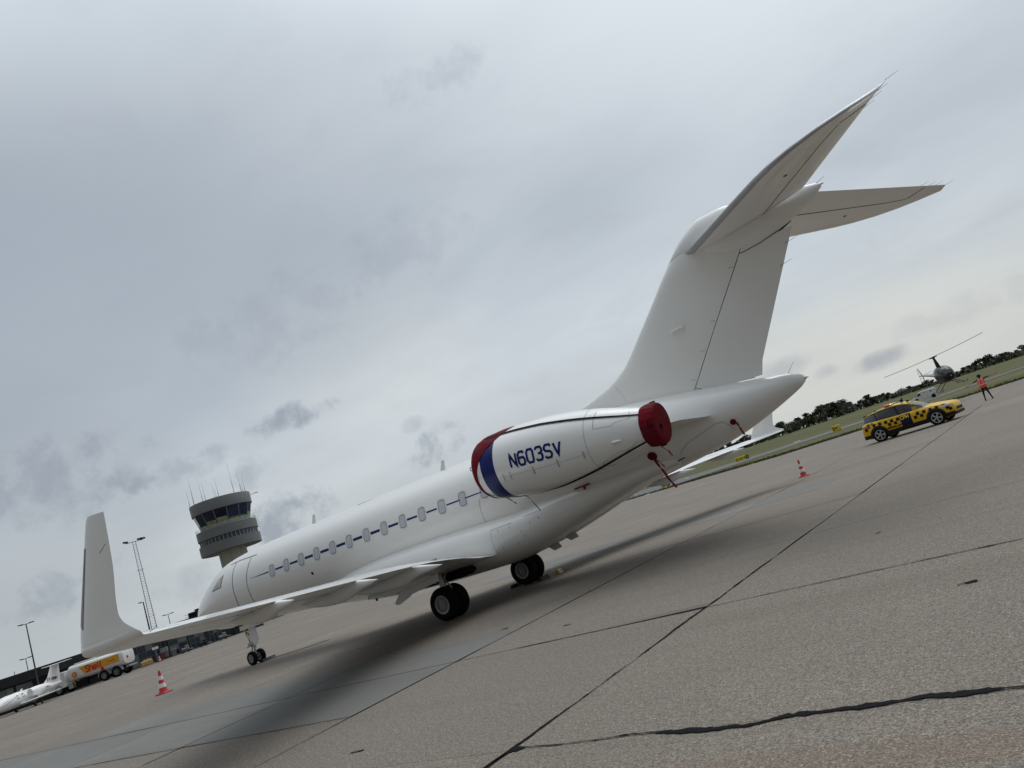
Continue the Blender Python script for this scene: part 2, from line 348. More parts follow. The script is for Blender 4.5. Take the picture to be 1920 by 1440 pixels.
# ================================================================ THE GROUND
GO = Vector((-10.51, 8.55)); GX, GY = 4.95, 4.93
EX, EY = Vector((1, -.0185)).normalized(), Vector((.034, 1)).normalized()      # the two joint directions are not quite square
_det = EX.x*EY.y-EX.y*EY.x
def Gm(a, b): return GO+EX*a+EY*b
def concrete(name, base, joints=False, fine=1.0, warm=1.0):
    m = bpy.data.materials.new(name); m.use_nodes = True; nt = m.node_tree; L = nt.links.new; b = nt.nodes['Principled BSDF']
    g = N(nt, 'ShaderNodeNewGeometry'); P = g.outputs['Position']
    def lin(v):
        n = N(nt, 'ShaderNodeVectorMath', operation='DOT_PRODUCT'); L(P, n.inputs[0]); n.inputs[1].default_value = (v[0], v[1], 0); return math_n(nt, 'SUBTRACT', n.outputs['Value'], v[0]*GO.x+v[1]*GO.y)
    ua = math_n(nt, 'DIVIDE', lin((EY.y/_det, -EY.x/_det)), GX); va = lin((-EX.y/_det, EX.x/_det))
    va = math_n(nt, 'DIVIDE', math_n(nt, 'ADD', va, math_n(nt, 'MULTIPLY', math_n(nt, 'GREATER_THAN', va, 4.69), GY-4.69)), GY)
    cu = N(nt, 'ShaderNodeCombineXYZ'); L(ua, cu.inputs[0]); L(va, cu.inputs[1]); U = cu.outputs[0]
    def noise(scale, detail=4, rough=.55, sc=(1, 1, 1), src=P, dist=0):
        q = N(nt, 'ShaderNodeMapping'); L(src, q.inputs[0]); q.inputs[3].default_value = sc; q.inputs[2].default_value = (0, 0, R(-2))
        n = N(nt, 'ShaderNodeTexNoise'); L(q.outputs[0], n.inputs[0]); n.inputs['Scale'].default_value = scale; n.inputs['Detail'].default_value = detail; n.inputs['Roughness'].default_value = rough; n.inputs['Distortion'].default_value = dist
        return n.outputs[0]
    fl = N(nt, 'ShaderNodeVectorMath', operation='FLOOR'); L(U, fl.inputs[0]); wn = N(nt, 'ShaderNodeTexWhiteNoise'); wn.noise_dimensions = '2D'; L(fl.outputs[0], wn.inputs[0])
    col = mixc(nt, maprange(nt, noise(.22, 5, .6), .3, .7, 0, 1), tuple(c*.80 for c in base), tuple(c*1.15 for c in base))
    col = mixc(nt, math_n(nt, 'MULTIPLY', wn.outputs['Value'], .85), col, (base[0]*.80, base[1]*.83, base[2]*.87))
    # long scuffs along the slabs and rusty streaks
    st = noise(.5, 5, .6, (.10, 1.4, 1)); col = mixc(nt, maprange(nt, st, .50, .68, 0, .5), col, (base[0]*.66, base[1]*.64, base[2]*.62))
    ru = noise(1.1, 3, .5, (.05, 1.0, 1), dist=.2); col = mixc(nt, maprange(nt, ru, .60, .70, 0, .45*warm), col, (base[0]*.80, base[1]*.60, base[2]*.46))
    pal = noise(.35, 4, .5, (.25, 1.0, 1)); col = mixc(nt, maprange(nt, pal, .56, .75, 0, .35), col, (base[0]*1.12, base[1]*1.2, base[2]*1.27))
    # exposed aggregate: dark pits, pale stones, at several sizes
    n0 = noise(11, 3, .7); n1 = noise(27, 3, .75); n2 = noise(62, 3, .7); n3 = noise(3.5, 4, .7)
    col = mixc(nt, maprange(nt, n3, .42, .66, 0, .38), col, tuple(c*.70 for c in base))
    col = mixc(nt, maprange(nt, n0, .50, .62, 0, .50*fine), col, tuple(c*.55 for c in base))
    col = mixc(nt, maprange(nt, n0, .42, .32, 0, .40*fine), col, tuple(c*1.55 for c in base))
    col = mixc(nt, maprange(nt, n1, .50, .59, 0, .72*fine), col, tuple(c*.36 for c in base))
    col = mixc(nt, maprange(nt, n1, .40, .32, 0, .70*fine), col, tuple(c*1.9 for c in base))
    col = mixc(nt, maprange(nt, n2, .50, .58, 0, .75*fine), col, tuple(c*.26 for c in base))
    col = mixc(nt, maprange(nt, n2, .40, .31, 0, .8*fine), col, tuple(c*2.3 for c in base))
    vo = N(nt, 'ShaderNodeTexVoronoi'); L(P, vo.inputs[0]); vo.inputs['Scale'].default_value = 1.6; vo.feature = 'F1'
    col = mixc(nt, maprange(nt, vo.outputs['Distance'], .045, .0, 0, .8), col, tuple(c*.25 for c in base))
    if joints:
        fr = N(nt, 'ShaderNodeVectorMath', operation='FRACTION'); L(U, fr.inputs[0]); s = N(nt, 'ShaderNodeSeparateXYZ'); L(fr.outputs[0], s.inputs[0])
        for k in (0, 1):
            d = math_n(nt, 'ABSOLUTE', math_n(nt, 'SUBTRACT', math_n(nt, 'ABSOLUTE', math_n(nt, 'SUBTRACT', s.outputs[k], .5)), .5))
            col = mixc(nt, math_n(nt, 'LESS_THAN', d, .005), col, (.02, .019, .018))
    L(col, b.inputs['Base Color']); b.inputs['Roughness'].default_value = .82; b.inputs['Specular IOR Level'].default_value = .35
    bm = N(nt, 'ShaderNodeBump'); bm.inputs['Strength'].default_value = .55*fine+.1; bm.inputs['Distance'].default_value = .006
    h = math_n(nt, 'ADD', n1, math_n(nt, 'MULTIPLY', n2, .8)); L(h, bm.inputs['Height']); L(bm.outputs[0], b.inputs['Normal'])
    return m
M['conc'] = concrete('apron_concrete', (.250, .212, .171))
M['concj'] = concrete('apron_concrete_far', (.245, .208, .168), True)
M['patch'] = concrete('repair_concrete', (.180, .173, .156), False, .18, .2)
def grass_mat():
    m = bpy.data.materials.new('grass'); m.use_nodes = True; nt = m.node_tree; L = nt.links.new; b = nt.nodes['Principled BSDF']
    g = N(nt, 'ShaderNodeNewGeometry'); P = g.outputs['Position']
    def noise(scale, detail=4, sc=(1, 1, 1), rough=.6):
        q = N(nt, 'ShaderNodeMapping'); L(P, q.inputs[0]); q.inputs[3].default_value = sc; q.inputs[2].default_value = (0, 0, R(-28))
        n = N(nt, 'ShaderNodeTexNoise'); L(q.outputs[0], n.inputs[0]); n.inputs['Scale'].default_value = scale; n.inputs['Detail'].default_value = detail; n.inputs['Roughness'].default_value = rough
        return n.outputs[0]
    col = mixc(nt, maprange(nt, noise(.045, 6, (.35, 1.6, 1)), .35, .68, 0, 1), (.078, .085, .034), (.140, .125, .062))
    col = mixc(nt, maprange(nt, noise(.5, 6), .4, .7, 0, .6), col, (.062, .072, .028))
    col = mixc(nt, maprange(nt, noise(.12, 5, (.3, 2, 1)), .58, .72, 0, .7), col, (.19, .165, .095))
    col = mixc(nt, maprange(nt, noise(3, 4), .5, .7, 0, .5), col, (.050, .056, .024))
    L(col, b.inputs['Base Color']); b.inputs['Roughness'].default_value = .95; b.inputs['Specular IOR Level'].default_value = .1
    bm = N(nt, 'ShaderNodeBump'); bm.inputs['Strength'].default_value = .6; bm.inputs['Distance'].default_value = .3; L(noise(1.2, 6), bm.inputs['Height']); L(bm.outputs[0], b.inputs['Normal'])
    return m
M['grass'] = grass_mat(); M['lampstrip'] = mat('taupe_lamp_strip', (.20, .18, .165), .4)
# terrain sheet, reaching the horizon and rising very slightly beyond the field
def terrain_z(x, y):
    d = math.hypot(x-CAMP.x, y-CAMP.y); return -.035 + 1.5*max(0, min(1, (d-170)/300))**1.3
mb = MB(); rad = [0, 40, 80, 120, 170, 220, 280, 350, 430, 520, 650, 900, 1400, 2200, 3200]; na = 96; vs = []
for i, r_ in enumerate(rad):
    for k in range(na if i else 1):
        a = 2*math.pi*k/na; x, y = CAMP.x+r_*math.cos(a), CAMP.y+r_*math.sin(a); vs.append((x, y, terrain_z(x, y)))
fs = [(0, 1+k, 1+(k+1) % na) for k in range(na)]
for i in range(1, len(rad)-1):
    for k in range(na):
        a, b = 1+(i-1)*na+k, 1+(i-1)*na+(k+1) % na; fs.append((a, a+na, b+na, b))
mb.add(vs, fs); tag(mb.build('grass_field', 'grass'), kind='structure')
APRON = [(-200, -42), (-30, -56.5), (-8, -60), (9, -61.5), (27, -76), (60, -100), (100, -132), (150, -160), (260, -120), (260, 160), (-200, 160)]
apron = MB().add([(x, y, -.012) for x, y in APRON], [tuple(range(len(APRON)))]).build('apron', 'concj', ang=None); tag(apron, kind='structure')
mb = MB().add([(130, -38, .0), (85, -62, 0), (39.5, -85.8, .0), (33.7, -87.4, .0), (-2.3, -103.8, .0), (-12.7, -121.2, .0), (-30, -150, .0), (-40, -190, 0), (-30, -180, .0), (-12.5, -136, 0), (-.5, -121.3, .0), (11, -120.3, .0), (25.7, -117, 0), (45, -126, 0), (62.8, -151, 0), (130, -150, 0)], [tuple(range(16))])
tag(mb.build('taxiway', 'asph', ang=None), kind='structure')
# slabs near enough to be told apart, one object each, sharing a chamfered mesh
g = .010; c_ = .006
def slab_mesh(w, l, name='concrete_slab', m='conc'):
    def ring(e, z): return [tuple(EX*a+EY*b)+(z,) for a, b in ((g+e, g+e), (w-g-e, g+e), (w-g-e, l-g-e), (g+e, l-g-e))]
    return MB().loft([ring(0, -.02), ring(0, -.006), ring(c_, 0)], False, True).mesh(name, m, None)
slab_me, slab_me0 = slab_mesh(GX, GY), slab_mesh(GX, 4.69+2*g-.001)
def yl(j): return j*GY if j <= 0 else 4.69+(j-1)*GY      # the row by the camera is a little narrower
def gw(i, j): return Gm(i*GX, j*GY if j <= 0 else (4.69*j if j <= 1 else 4.69+(j-1)*GY))
def inview(x, y, m=1.12):
    v = Vector((x, y, 0))-CAMP; z = v.dot(_f)
    return z > 1 and abs(v.dot(_r2)/z*1450.27) < 960*m+60 and abs(v.dot(_u2)/z*1450.27) < 720*m+60
cells = []
for i in range(-14, 34):
    for j in range(-16, 6):
        p = gw(i+.5, j+.5); d = math.hypot(p.x-CAMP.x, p.y-CAMP.y)
        if p.y > -52 and any(inview(*(gw(i+a, j+b))) for a in (0, .5, 1) for b in (0, .5, 1)): cells.append((d, i, j))
cells.sort(); rnd = random.Random(3)
for d, i, j in cells[:300]:
    o = link('concrete_slab', slab_me0 if j == 0 else slab_me, apron); p = gw(i, j); o.location = (p.x, p.y, rnd.uniform(-.0012, .0012)); o.rotation_euler = (rnd.uniform(-.0003, .0003), rnd.uniform(-.0003, .0003), 0)
# smoother grey repair slabs laid in a band beside the wing and another under the tail
for a0, a1, b0, b1 in ((4.97, 9.89, -2.15, -.02), (4.97, 9.89, .02, 2.45), (9.91, 14.84, -2.10, -.02), (9.91, 14.84, .02, 2.55), (14.86, 19.79, -2.05, -.02), (14.86, 19.79, .02, 2.6), (19.81, 24.7, .02, 2.6), (2.4, 7.3, -17.6, -14.9), (7.35, 12.2, -17.6, -14.9), (12.25, 17.1, -17.5, -14.8)):
    rg = lambda e, z: [tuple(Gm(a, b))+(z,) for a, b in ((a0+e, b0+e), (a1-e, b0+e), (a1-e, b1-e), (a0+e, b1-e))]
    MB().loft([rg(0, -.004), rg(0, .003), rg(.008, .0055)], False, True).build('repair_slab', 'patch', apron, None)
# tar in the joints: wobbling strips of their own, part of the apron
def tar(pts, w, wob=.35, seed=0, z=.008, name='joint_sealant', seg=.12):
    rr = random.Random(seed); P = [Vector(p) for p in pts]; Q = []
    for a, b in zip(P[:-1], P[1:]):
        k = max(1, int((b-a).length/seg)); Q += [a+(b-a)*(t/k) for t in range(k)]
    Q.append(P[-1]); L_, R_ = [], []; wl = wr = 0
    for i, q in enumerate(Q):
        d = (Q[min(i+1, len(Q)-1)]-Q[max(i-1, 0)]).normalized(); n = Vector((-d.y, d.x))
        wl = .75*wl+rr.gauss(0, wob)*.5; wr = .75*wr+rr.gauss(0, wob)*.5; off = math.sin(i*.11+seed)*.012*w/.04
        ww = max(.25, 1+.35*math.sin(i*.043+seed*2))
        L_.append(q+n*(w/2*ww*max(.25, 1+wl)+off)); R_.append(q-n*(w/2*ww*max(.25, 1+wr)-off))
    vs = [(p.x, p.y, z) for p in L_] + [(p.x, p.y, z) for p in R_]; n = len(Q)
    return MB().add(vs, [(i, i+1, i+1+n, i+n) for i in range(n-1)]).build(name, 'tar', apron, None)
def gtar(pts, *a, **k): return tar([tuple(Gm(*q)) for q in pts], *a, **k)
gtar([(0, 5.2), (0, 4.6), (0, 2.4)], .030, .8, 1, seg=.05); gtar([(0, 2.1), (.01, .6), (0, 0), (0, -3)], .026, .9, 31, seg=.06); gtar([(0, -3.3), (0, -9.86)], .020, .7, 32)
gtar([(.03, 5.4), (0, 4.69)], .05, .4, 14)
tar([(-10.34, 13.22), (-11.0, 13.25), (-11.7, 13.24), (-12.4, 13.37), (-12.75, 13.39), (-13.05, 13.27), (-13.9, 13.27), (-14.6, 13.31), (-15.6, 13.34)], .046, .8, 2, .009, seg=.035)
gtar([(-6.5, 0), (0, 0)], .020, .7, 3, seg=.06); gtar([(0, 0), (3.5, 0)], .034, .5, 4); gtar([(3.5, 0), (8, .02), (16, 0), (26, 0)], .026, .4, 5)
gtar([(4.95, 4.2), (4.95, -1), (4.95, -9.8)], .026, .4, 6); gtar([(9.9, 3.2), (9.9, -4.5)], .022, .4, 7); gtar([(14.85, 3), (14.85, -3)], .02, .4, 33); gtar([(0, -9.86), (0, -20), (0, -40)], .028, .4, 8, seg=.4)
gtar([(0, -9.86), (-4, -9.86), (-9.5, -9.86)], .022, .35, 9, seg=.25); gtar([(0, -9.86), (8, -9.86), (19, -9.86)], .022, .35, 10, seg=.25); gtar([(4.95, -9.8), (4.95, -16), (4.95, -28)], .026, .5, 11, seg=.3)
gtar([(5, 2.47), (9.9, 2.5), (14.8, 2.57)], .016, .6, 12); tar([(5.0, -7.2), (-1, -10), (-8, -12.6), (-11.5, -13.0)], .03, .9, 13, seg=.3)
for (x, y, s, sd) in ((-7.49, 12.61, .10, 21), (-14.06, 10.22, .09, 22), (-7.34, 7.4, .07, 23), (-4.95, 6.17, .10, 24), (-10.42, 13.25, .09, 25), (-12.4, 5.6, .05, 26), (-13.2, 2.2, .05, 27)):
    tar([(x-s, y-.02), (x+s, y+.02)], s*.5, .9, sd, .0095, 'tar_blot', .02)
# dark damp wedge beside the joint
MB().add([(-8.75, 8.44, .0085), (-9.4, 8.33, .0085), (-10.2, 8.27, .0085), (-10.50, 8.30, .0085), (-10.52, 8.49, .0085), (-8.9, 8.53, .0085)], [tuple(range(6))]).build('patch_mortar', mat('patch_mortar', (.13, .112, .092), .85, noise=.15, nscale=8), apron, None)

# ================================================================ THE BUSINESS JET
JET = thing('business_jet', 'large white twin-engine business jet with a tall T-tail parked across the apron', 'aeroplane')
FUS = [(15.22,2.32,2.28,.02),(15.12,2.52,2.10,.22),(14.9,2.76,1.96,.42),(14.47,3.06,1.80,.66),(13.67,3.48,1.64,.95),(12.9,3.83,1.59,1.13),
(12.4,4.02,1.575,1.22),(11.6,4.15,1.57,1.30),(10.5,4.22,1.57,1.34),(9.2,4.26,1.575,1.345),(0,4.265,1.575,1.345),(-3.2,4.265,1.575,1.345),(-5,4.19,1.66,1.25),
(-6,4.09,1.80,1.14),(-7,3.95,1.94,1.0),(-8.06,3.77,2.08,.84),(-9.09,3.57,2.28,.65),(-9.7,3.46,2.46,.52),(-10.29,3.36,2.67,.37),(-10.6,3.29,2.79,.27),(-10.8,3.22,2.88,.18),(-10.93,3.13,2.97,.08)]
FX = [f[0] for f in FUS]
def fus(x): return [pchip(FX, [f[k] for f in FUS], x) for k in (1, 2, 3)]
def fsurf(x, z, s=1, off=.004):
    zt, zb, hw = fus(x); zc, rz = (zt+zb)/2, (zt-zb)/2; q = max(-1, min(1, (z-zc)/rz)); a = math.asin(q)
    n = Vector((0, math.cos(a)/hw, math.sin(a)/rz)).normalized()
    return (x, s*(hw*math.cos(a)+n.y*off), z+n.z*off)
xs = [15.22, 15.2, 15.16, 15.12, 15.05, 14.95, 14.8] + [14.6-.25*i for i in range(14)] + [11-.5*i for i in range(28)] + [-3.2-.3*i for i in range(22)] + [-9.75-.15*i for i in range(8)] + [-10.93]
xs = sorted(set(round(x, 3) for x in xs if x >= -10.93), reverse=True)
def fring(x, n=56):
    zt, zb, hw = fus(x); zc, rz = (zt+zb)/2, (zt-zb)/2
    return [(x, hw*math.cos(2*math.pi*k/n), zc+rz*math.sin(2*math.pi*k/n)) for k in range(n)]
MB().loft([fring(x) for x in xs]).build('fuselage', 'white', JET, 60)
# belly fairing
BF = [(7.2, 1.72, .25, 2.0), (6.4, 1.42, .85, 2.15), (5.2, 1.15, 1.25, 2.3), (4, .99, 1.46, 2.42), (2.5, .90, 1.56, 2.5), (.5, .87, 1.60, 2.5), (-1.2, .88, 1.585, 2.46), (-2.5, 1.02, 1.50, 2.42), (-3.9, 1.30, 1.39, 2.5), (-5.2, 1.62, 1.22, 2.5), (-6.4, 1.88, .98, 2.5), (-7.4, 2.03, .6, 2.45)]
BX = [b[0] for b in BF]
def bring(x, n=48):
    zb, hw, zt = [pchip(BX, [b[k] for b in BF], x) for k in (1, 2, 3)]; zc = zb+(zt-zb)*.5; rz = (zt-zb)/2; r_ = []
    for k in range(n):
        a = 2*math.pi*k/n; c, s_ = math.cos(a), math.sin(a); e = 2/2.5
        r_.append((x, hw*math.copysign(abs(c)**e, c), zc+rz*math.copysign(abs(s_)**e, s_)))
    return r_
MB().loft([bring(7.2-14.6*i/60) for i in range(61)]).build('belly_fairing', 'white', JET, 60)
# aerofoil surfaces
def naca(f, t): return t/.2*(.2969*math.sqrt(f)-.126*f-.3516*f*f+.2843*f**3-.1036*f**4)
def section(le, te, t, f0=0., f1=1., nrm=(0, 0, 1), camber=.0, n=14):
    """closed ring for chord fraction f0..f1; nrm is the thickness direction"""
    le, te, nrm = Vector(le), Vector(te), Vector(nrm); c = (te-le).length; ring = []
    fr = [f0+(f1-f0)*(.5-.5*math.cos(math.pi*i/n)) for i in range(n+1)]
    cam = lambda f: camber*math.sin(math.pi*f)
    for f in reversed(fr): ring.append(le+(te-le)*f+nrm*c*(cam(f)+naca(f, t)+.0006))
    for f in (fr[1:] if f0 == 0 else fr)[:(-1 if f1 == 1 else None)]: ring.append(le+(te-le)*f-nrm*c*(naca(f, t)-cam(f)+.0006))
    return ring
# wing planform (left side): y, LE x, LE z, TE x, TE z, thickness
WG = [(.9, 5.30, 1.50, -1.55, 1.28, .125), (1.9, 4.55, 1.54, -1.74, 1.33, .12), (3.5, 3.35, 1.61, -1.93, 1.60, .115), (5.3, 2.00, 1.70, -2.26, 1.77, .11), (7, .73, 1.78, -2.99, 1.841, .105), (9, -.77, 1.875, -3.856, 1.917, .10), (11, -2.27, 1.97, -4.72, 1.993, .095), (13.2, -3.92, 2.075, -5.67, 2.077, .09)]
WY = [w_[0] for w_ in WG]
def wsec(y, s, f0=0., f1=1.):
    a = [pchip(WY, [w_[k] for w_ in WG], y) if k not in (1, 3) else float(np.interp(y, WY, [w_[k] for w_ in WG])) for k in range(1, 6)]
    return section((a[0], s*y, a[1]), (a[2], s*y, a[3]), a[4], f0, f1, (0, 0, 1), .012)
def wpt(y, f, s, low=True, off=.003):
    a = [pchip(WY, [w_[k] for w_ in WG], y) if k not in (1, 3) else float(np.interp(y, WY, [w_[k] for w_ in WG])) for k in range(1, 6)]
    le, te = Vector((a[0], s*y, a[1])), Vector((a[2], s*y, a[3])); c = (te-le).length
    h = naca(f, a[4])+.0006; h = (.012*math.sin(math.pi*f)-h)*c-off if low else (.012*math.sin(math.pi*f)+h)*c+off
    return tuple(le+(te-le)*f+Vector((0, 0, h)))
for s in (1, -1):
    ys = [.9, 1.4, 1.9, 2.6, 3.5, 4.4, 5.3, 6.2, 7, 8, 9, 10, 11, 12, 12.7, 13.2]
    MB().loft([wsec(y, s, .0, .745) for y in ys]).build('wing', 'white', JET, 50)
    for nm, y0, y1 in (('flap', 1.7, 5.28), ('flap', 5.32, 10.55), ('aileron', 10.6, 13.1)):
        k = 5; MB().loft([wsec(y0+(y1-y0)*i/k, s, .7475, 1.) for i in range(k+1)]).build(nm, 'white', JET, 50)
    MB().loft([wsec(y, s, .7475, 1.) for y in (13.12, 13.2)]).build('wing_tip_edge', 'white', JET, 50)
    MB().loft([wsec(y, s, .7475, 1.) for y in (.95, 1.68)]).build('wing_root_edge', 'white', JET, 50)
    # winglet: the tip section curls up and sweeps back
    WL = [(13.2, -3.92, 2.075, -5.67, 2.077, 0), (13.6, -4.23, 2.085, -5.85, 2.09, 6), (13.88, -4.45, 2.095, -5.975, 2.10, 15), (14.0, -4.53, 2.105, -6.035, 2.112, 38), (14.04, -4.575, 2.14, -6.07, 2.15, 58), (14.055, -4.61, 2.20, -5.98, 2.21, 72), (14.06, -4.64, 2.26, -5.87, 2.27, 80), (14.065, -4.68, 2.34, -5.76, 2.35, 83), (14.07, -4.74, 2.44, -5.715, 2.45, 85), (14.075, -4.84, 2.60, -5.74, 2.61, 86), (14.085, -5.09, 3.0, -5.87, 3.02, 87), (14.10, -5.52, 3.68, -5.965, 3.64, 87), (14.10, -5.57, 3.71, -5.965, 3.675, 87)]
    ks = [k/4 for k in range(4*(len(WL)-1)+1)]; WL0 = WL; WL = [tuple(pchip(range(len(WL0)), [w_[c] for w_ in WL0], k) for c in range(6)) for k in ks]
    rings = []
    for y, xl, zl, xt, zt, a in WL: rings.append(section((xl, s*y, zl), (xt, s*y, zt), .09 if a < 70 else .075, 0, 1, (0, -s*math.sin(R(a)), math.cos(R(a))), .006))
    MB().loft(rings).build('winglet', 'white', JET, 50)
    # leading-edge lamp strip let into the outer face of the winglet
    WZ = [w_[2] for w_ in WL]
    def wlp(z, f, off=.003):
        y, xl, xt = [float(np.interp(z, WZ, [w_[k] for w_ in WL])) for k in (0, 1, 3)]; a = float(np.interp(z, WZ, [w_[5] for w_ in WL])); le, te = Vector((xl, s*y, z)), Vector((xt, s*y, z)); c = (te-le).length
        return tuple(le+(te-le)*f-Vector((0, -s*math.sin(R(a)), math.cos(R(a))))*(c*naca(f, .075)+off))
    zz = [2.46+.9*i/8 for i in range(9)]; mb = MB()
    mb.add([wlp(z, .012+.012*i/8) for i, z in enumerate(zz)]+[wlp(z-.05*(1-i/8), .12-.015*i/8) for i, z in enumerate(zz)], [(i, i+1, i+10, i+9) for i in range(8)]); mb.build('lamp_strip', 'lampstrip', JET, None)
    mb = MB(); mb.add([wlp(z, .113-.012*i/8, .004) for i, z in enumerate(zz)]+[wlp(z-.05*(1-i/8), .123-.015*i/8, .004) for i, z in enumerate(zz)], [(i, i+1, i+10, i+9) for i in range(8)]); mb.build('strip_edge', 'seamd', JET, None)
    # hinge seams on the lower surface
    mb = MB(); yy = [1.8+.4*i for i in range(29)]
    mb.add([wpt(y, .742, s) for y in yy]+[wpt(y, .752, s) for y in yy], [(i, i+1, i+1+len(yy), i+len(yy)) for i in range(len(yy)-1)])
    yy = [2.6+.4*i for i in range(27)]
    mb.add([wpt(y, .115, s) for y in yy]+[wpt(y, .123, s) for y in yy], [(i, i+1, i+1+len(yy), i+len(yy)) for i in range(len(yy)-1)])
    yy = [3+.4*i for i in range(25)]
    mb.add([wpt(y, .70, s, False) for y in yy]+[wpt(y, .708, s, False) for y in yy], [(i, i+1, i+1+len(yy), i+len(yy)) for i in range(len(yy)-1)])
    mb.build('hinge_seam', 'seamd', JET, None)
    # flap track fairings
    for y, L0, L1, dp, tx, tz in ((5.25, .45, 1, .34, -3.02, 1.58), (8.35, .5, 1, .30, -4.12, 1.76), (11.15, .5, 1, .25, -5.18, 1.90)):
        rings = []; n = 16
        for i in range(15):
            t = i/14; xa = wpt(y, .42, s)[0]; x = xa+(tx-xa)*t; c0 = wpt(y, .42, s); f = .42
            le = np.interp(y, WY, [w_[1] for w_ in WG]); te = np.interp(y, WY, [w_[3] for w_ in WG]); f = min(.999, (le-x)/(le-te))
            ztop = wpt(y, f, s, True, -.03)[2] if f < .99 else None
            zte = wpt(y, .98, s)[2]
            if ztop is None: ztop = zte+.015+(tz+.02-zte)*(te-x)/(te-tx)
            d = dp*math.sin(math.pi*min(1, t*.86+.0))**.75*(1 if t < .999 else 0)+.012
            d = dp*(math.sin(math.pi/2*min(1, t/.62)) if t < .62 else ((1-t)/.38)**.85)+.012; wd = .13*min(1, t/.3, (1-t)/.40)**.8+.010
            rings.append([(x, s*y+wd*math.copysign(abs(math.cos(2*math.pi*k/n))**.6, math.cos(2*math.pi*k/n)), ztop-d/2+d/2*math.copysign(abs(math.sin(2*math.pi*k/n))**.7, math.sin(2*math.pi*k/n))) for k in range(n)])
        MB().loft(rings).build('flap_track_fairing', 'white', JET, 45)
    # static wicks at the wing tip
    for a_, b_ in (((-6.0, s*13.9, 2.12), (-6.15, s*13.88, 2.16)), ((-5.84, s*14.19, 3.2), (-6.04, s*14.2, 3.27))): MB().tube(a_, b_, .004, .003, 5).build('static_wick', 'plast', JET)
    continue_ = None #, (-6.33, s*13.85, 2.20), .004, .003, 5); mb.tube((-5.84, s*14.19, 3.2), (-6.12, s*14.2, 3.30), .004, .003, 5); mb.build('static_wick', 'plast', JET)
# fin and rudder
FN = [(3.45, -4.2, -9.93, .16), (4.2, -4.3, -10.44, .30), (4.45, -5.2, -10.57, .32), (4.65, -5.98, -10.71, .33), (4.97, -6.65, -10.95, .34), (5.35, -7.08, -11.2, .34), (5.67, -7.42, -11.43, .33), (6.1, -7.87, -11.72, .33), (6.4, -8.18, -11.93, .37), (6.65, -8.44, -12.1, .45), (6.92, -8.73, -12.2, .52), (7.3, -9.2, -12.3, .42)]
FZ = [f[0] for f in FN]
def fpar(z): return [-9.92-.667*(z-3.43) if k == 2 else pchip(FZ, [f[k] for f in FN], z) for k in (1, 2, 3)]
def hinge_x(z): return -8.34+(z-3.77)*(-10.62+8.34)/(6.44-3.77)
def finring(z, a, b):
    xl, xt, th = fpar(z); c = xl-xt; f0, f1 = (xl-a(z))/c, (xl-b(z))/c
    return section((xl, 0, z), (xt, 0, z), th/c, max(0, f0), min(1, f1), (0, 1, 0), 0)
zs = [3.45, 3.8, 4.1, 4.3, 4.45, 4.6, 4.75, 4.95, 5.2, 5.5, 5.9, 6.3, 6.65, 6.95, 7.25]
MB().loft([finring(z, lambda q: fpar(q)[0], lambda q: hinge_x(q)+.0) for z in zs]).build('fin', 'white', JET, 50)
rz = [3.61+(6.52-3.61)*i/14 for i in range(15)]
MB().loft([[(p[0], p[1], p[2] + ((-.12*(hinge_x(z)-p[0])/1.6) if i == 0 else 0)) for p in finring(z, lambda q: hinge_x(q)-.022, lambda q: fpar(q)[1])] for i, z in enumerate(rz)]).build('rudder', 'white', JET, 50)
mb = MB(); zz = [3.72, 4.5, 5.3, 6.0, 6.44]
for s in (1, -1):
    def fy(z, dx):
        xl, xt, th = fpar(z); c = xl-xt; f = (xl-(hinge_x(z)+dx))/c; return (hinge_x(z)+dx, s*(naca(f, th/c)*c+.004), z)
    mb.add([fy(z, .000) for z in zz]+[fy(z, -.018) for z in zz], [(i, i+1, i+1+5, i+5) for i in range(4)])
mb.build('rudder_hinge_seam', 'seamd', JET, None)
mb = MB()
for s in (1, -1):
    def fp(x, z, s=s):
        xl, xt, th = fpar(z); c = xl-xt; f = max(0, min(1, (xl-x)/c)); return (x, s*(naca(f, th/c)*c+.005), z)
    for pts_, w_ in (([(-8.36, 3.76), (-8.58, 3.635), (-9.2, 3.56), (-9.85, 3.475)], .014), ([(-10.6, 6.44), (-10.75, 6.425), (-11.2, 6.46), (-11.75, 6.56), (-12.0, 6.64)], .022), ([(-6.2, 4.72), (-6.35, 4.4), (-6.42, 4.1)], .004)):
        mb = MB(); ribbon(mb, pts_, w_, lambda u, v: fp(u, v), .1); mb.build('fin_seam', 'seamd', JET, None)
for z in (3.95, 4.55, 5.15, 6.2): MB().tube((hinge_x(z)+.03, .135, z), (hinge_x(z)+.16, .152, z+.02), .004, .004, 4).build('hinge_tab', 'seam', JET)
mb = MB(); mb.bbox((-8.5, .20, 5.32), (.36, .10, .05), .018); mb.xf(Matrix.Identity(4)); mb.build('fin_step', 'white', JET)
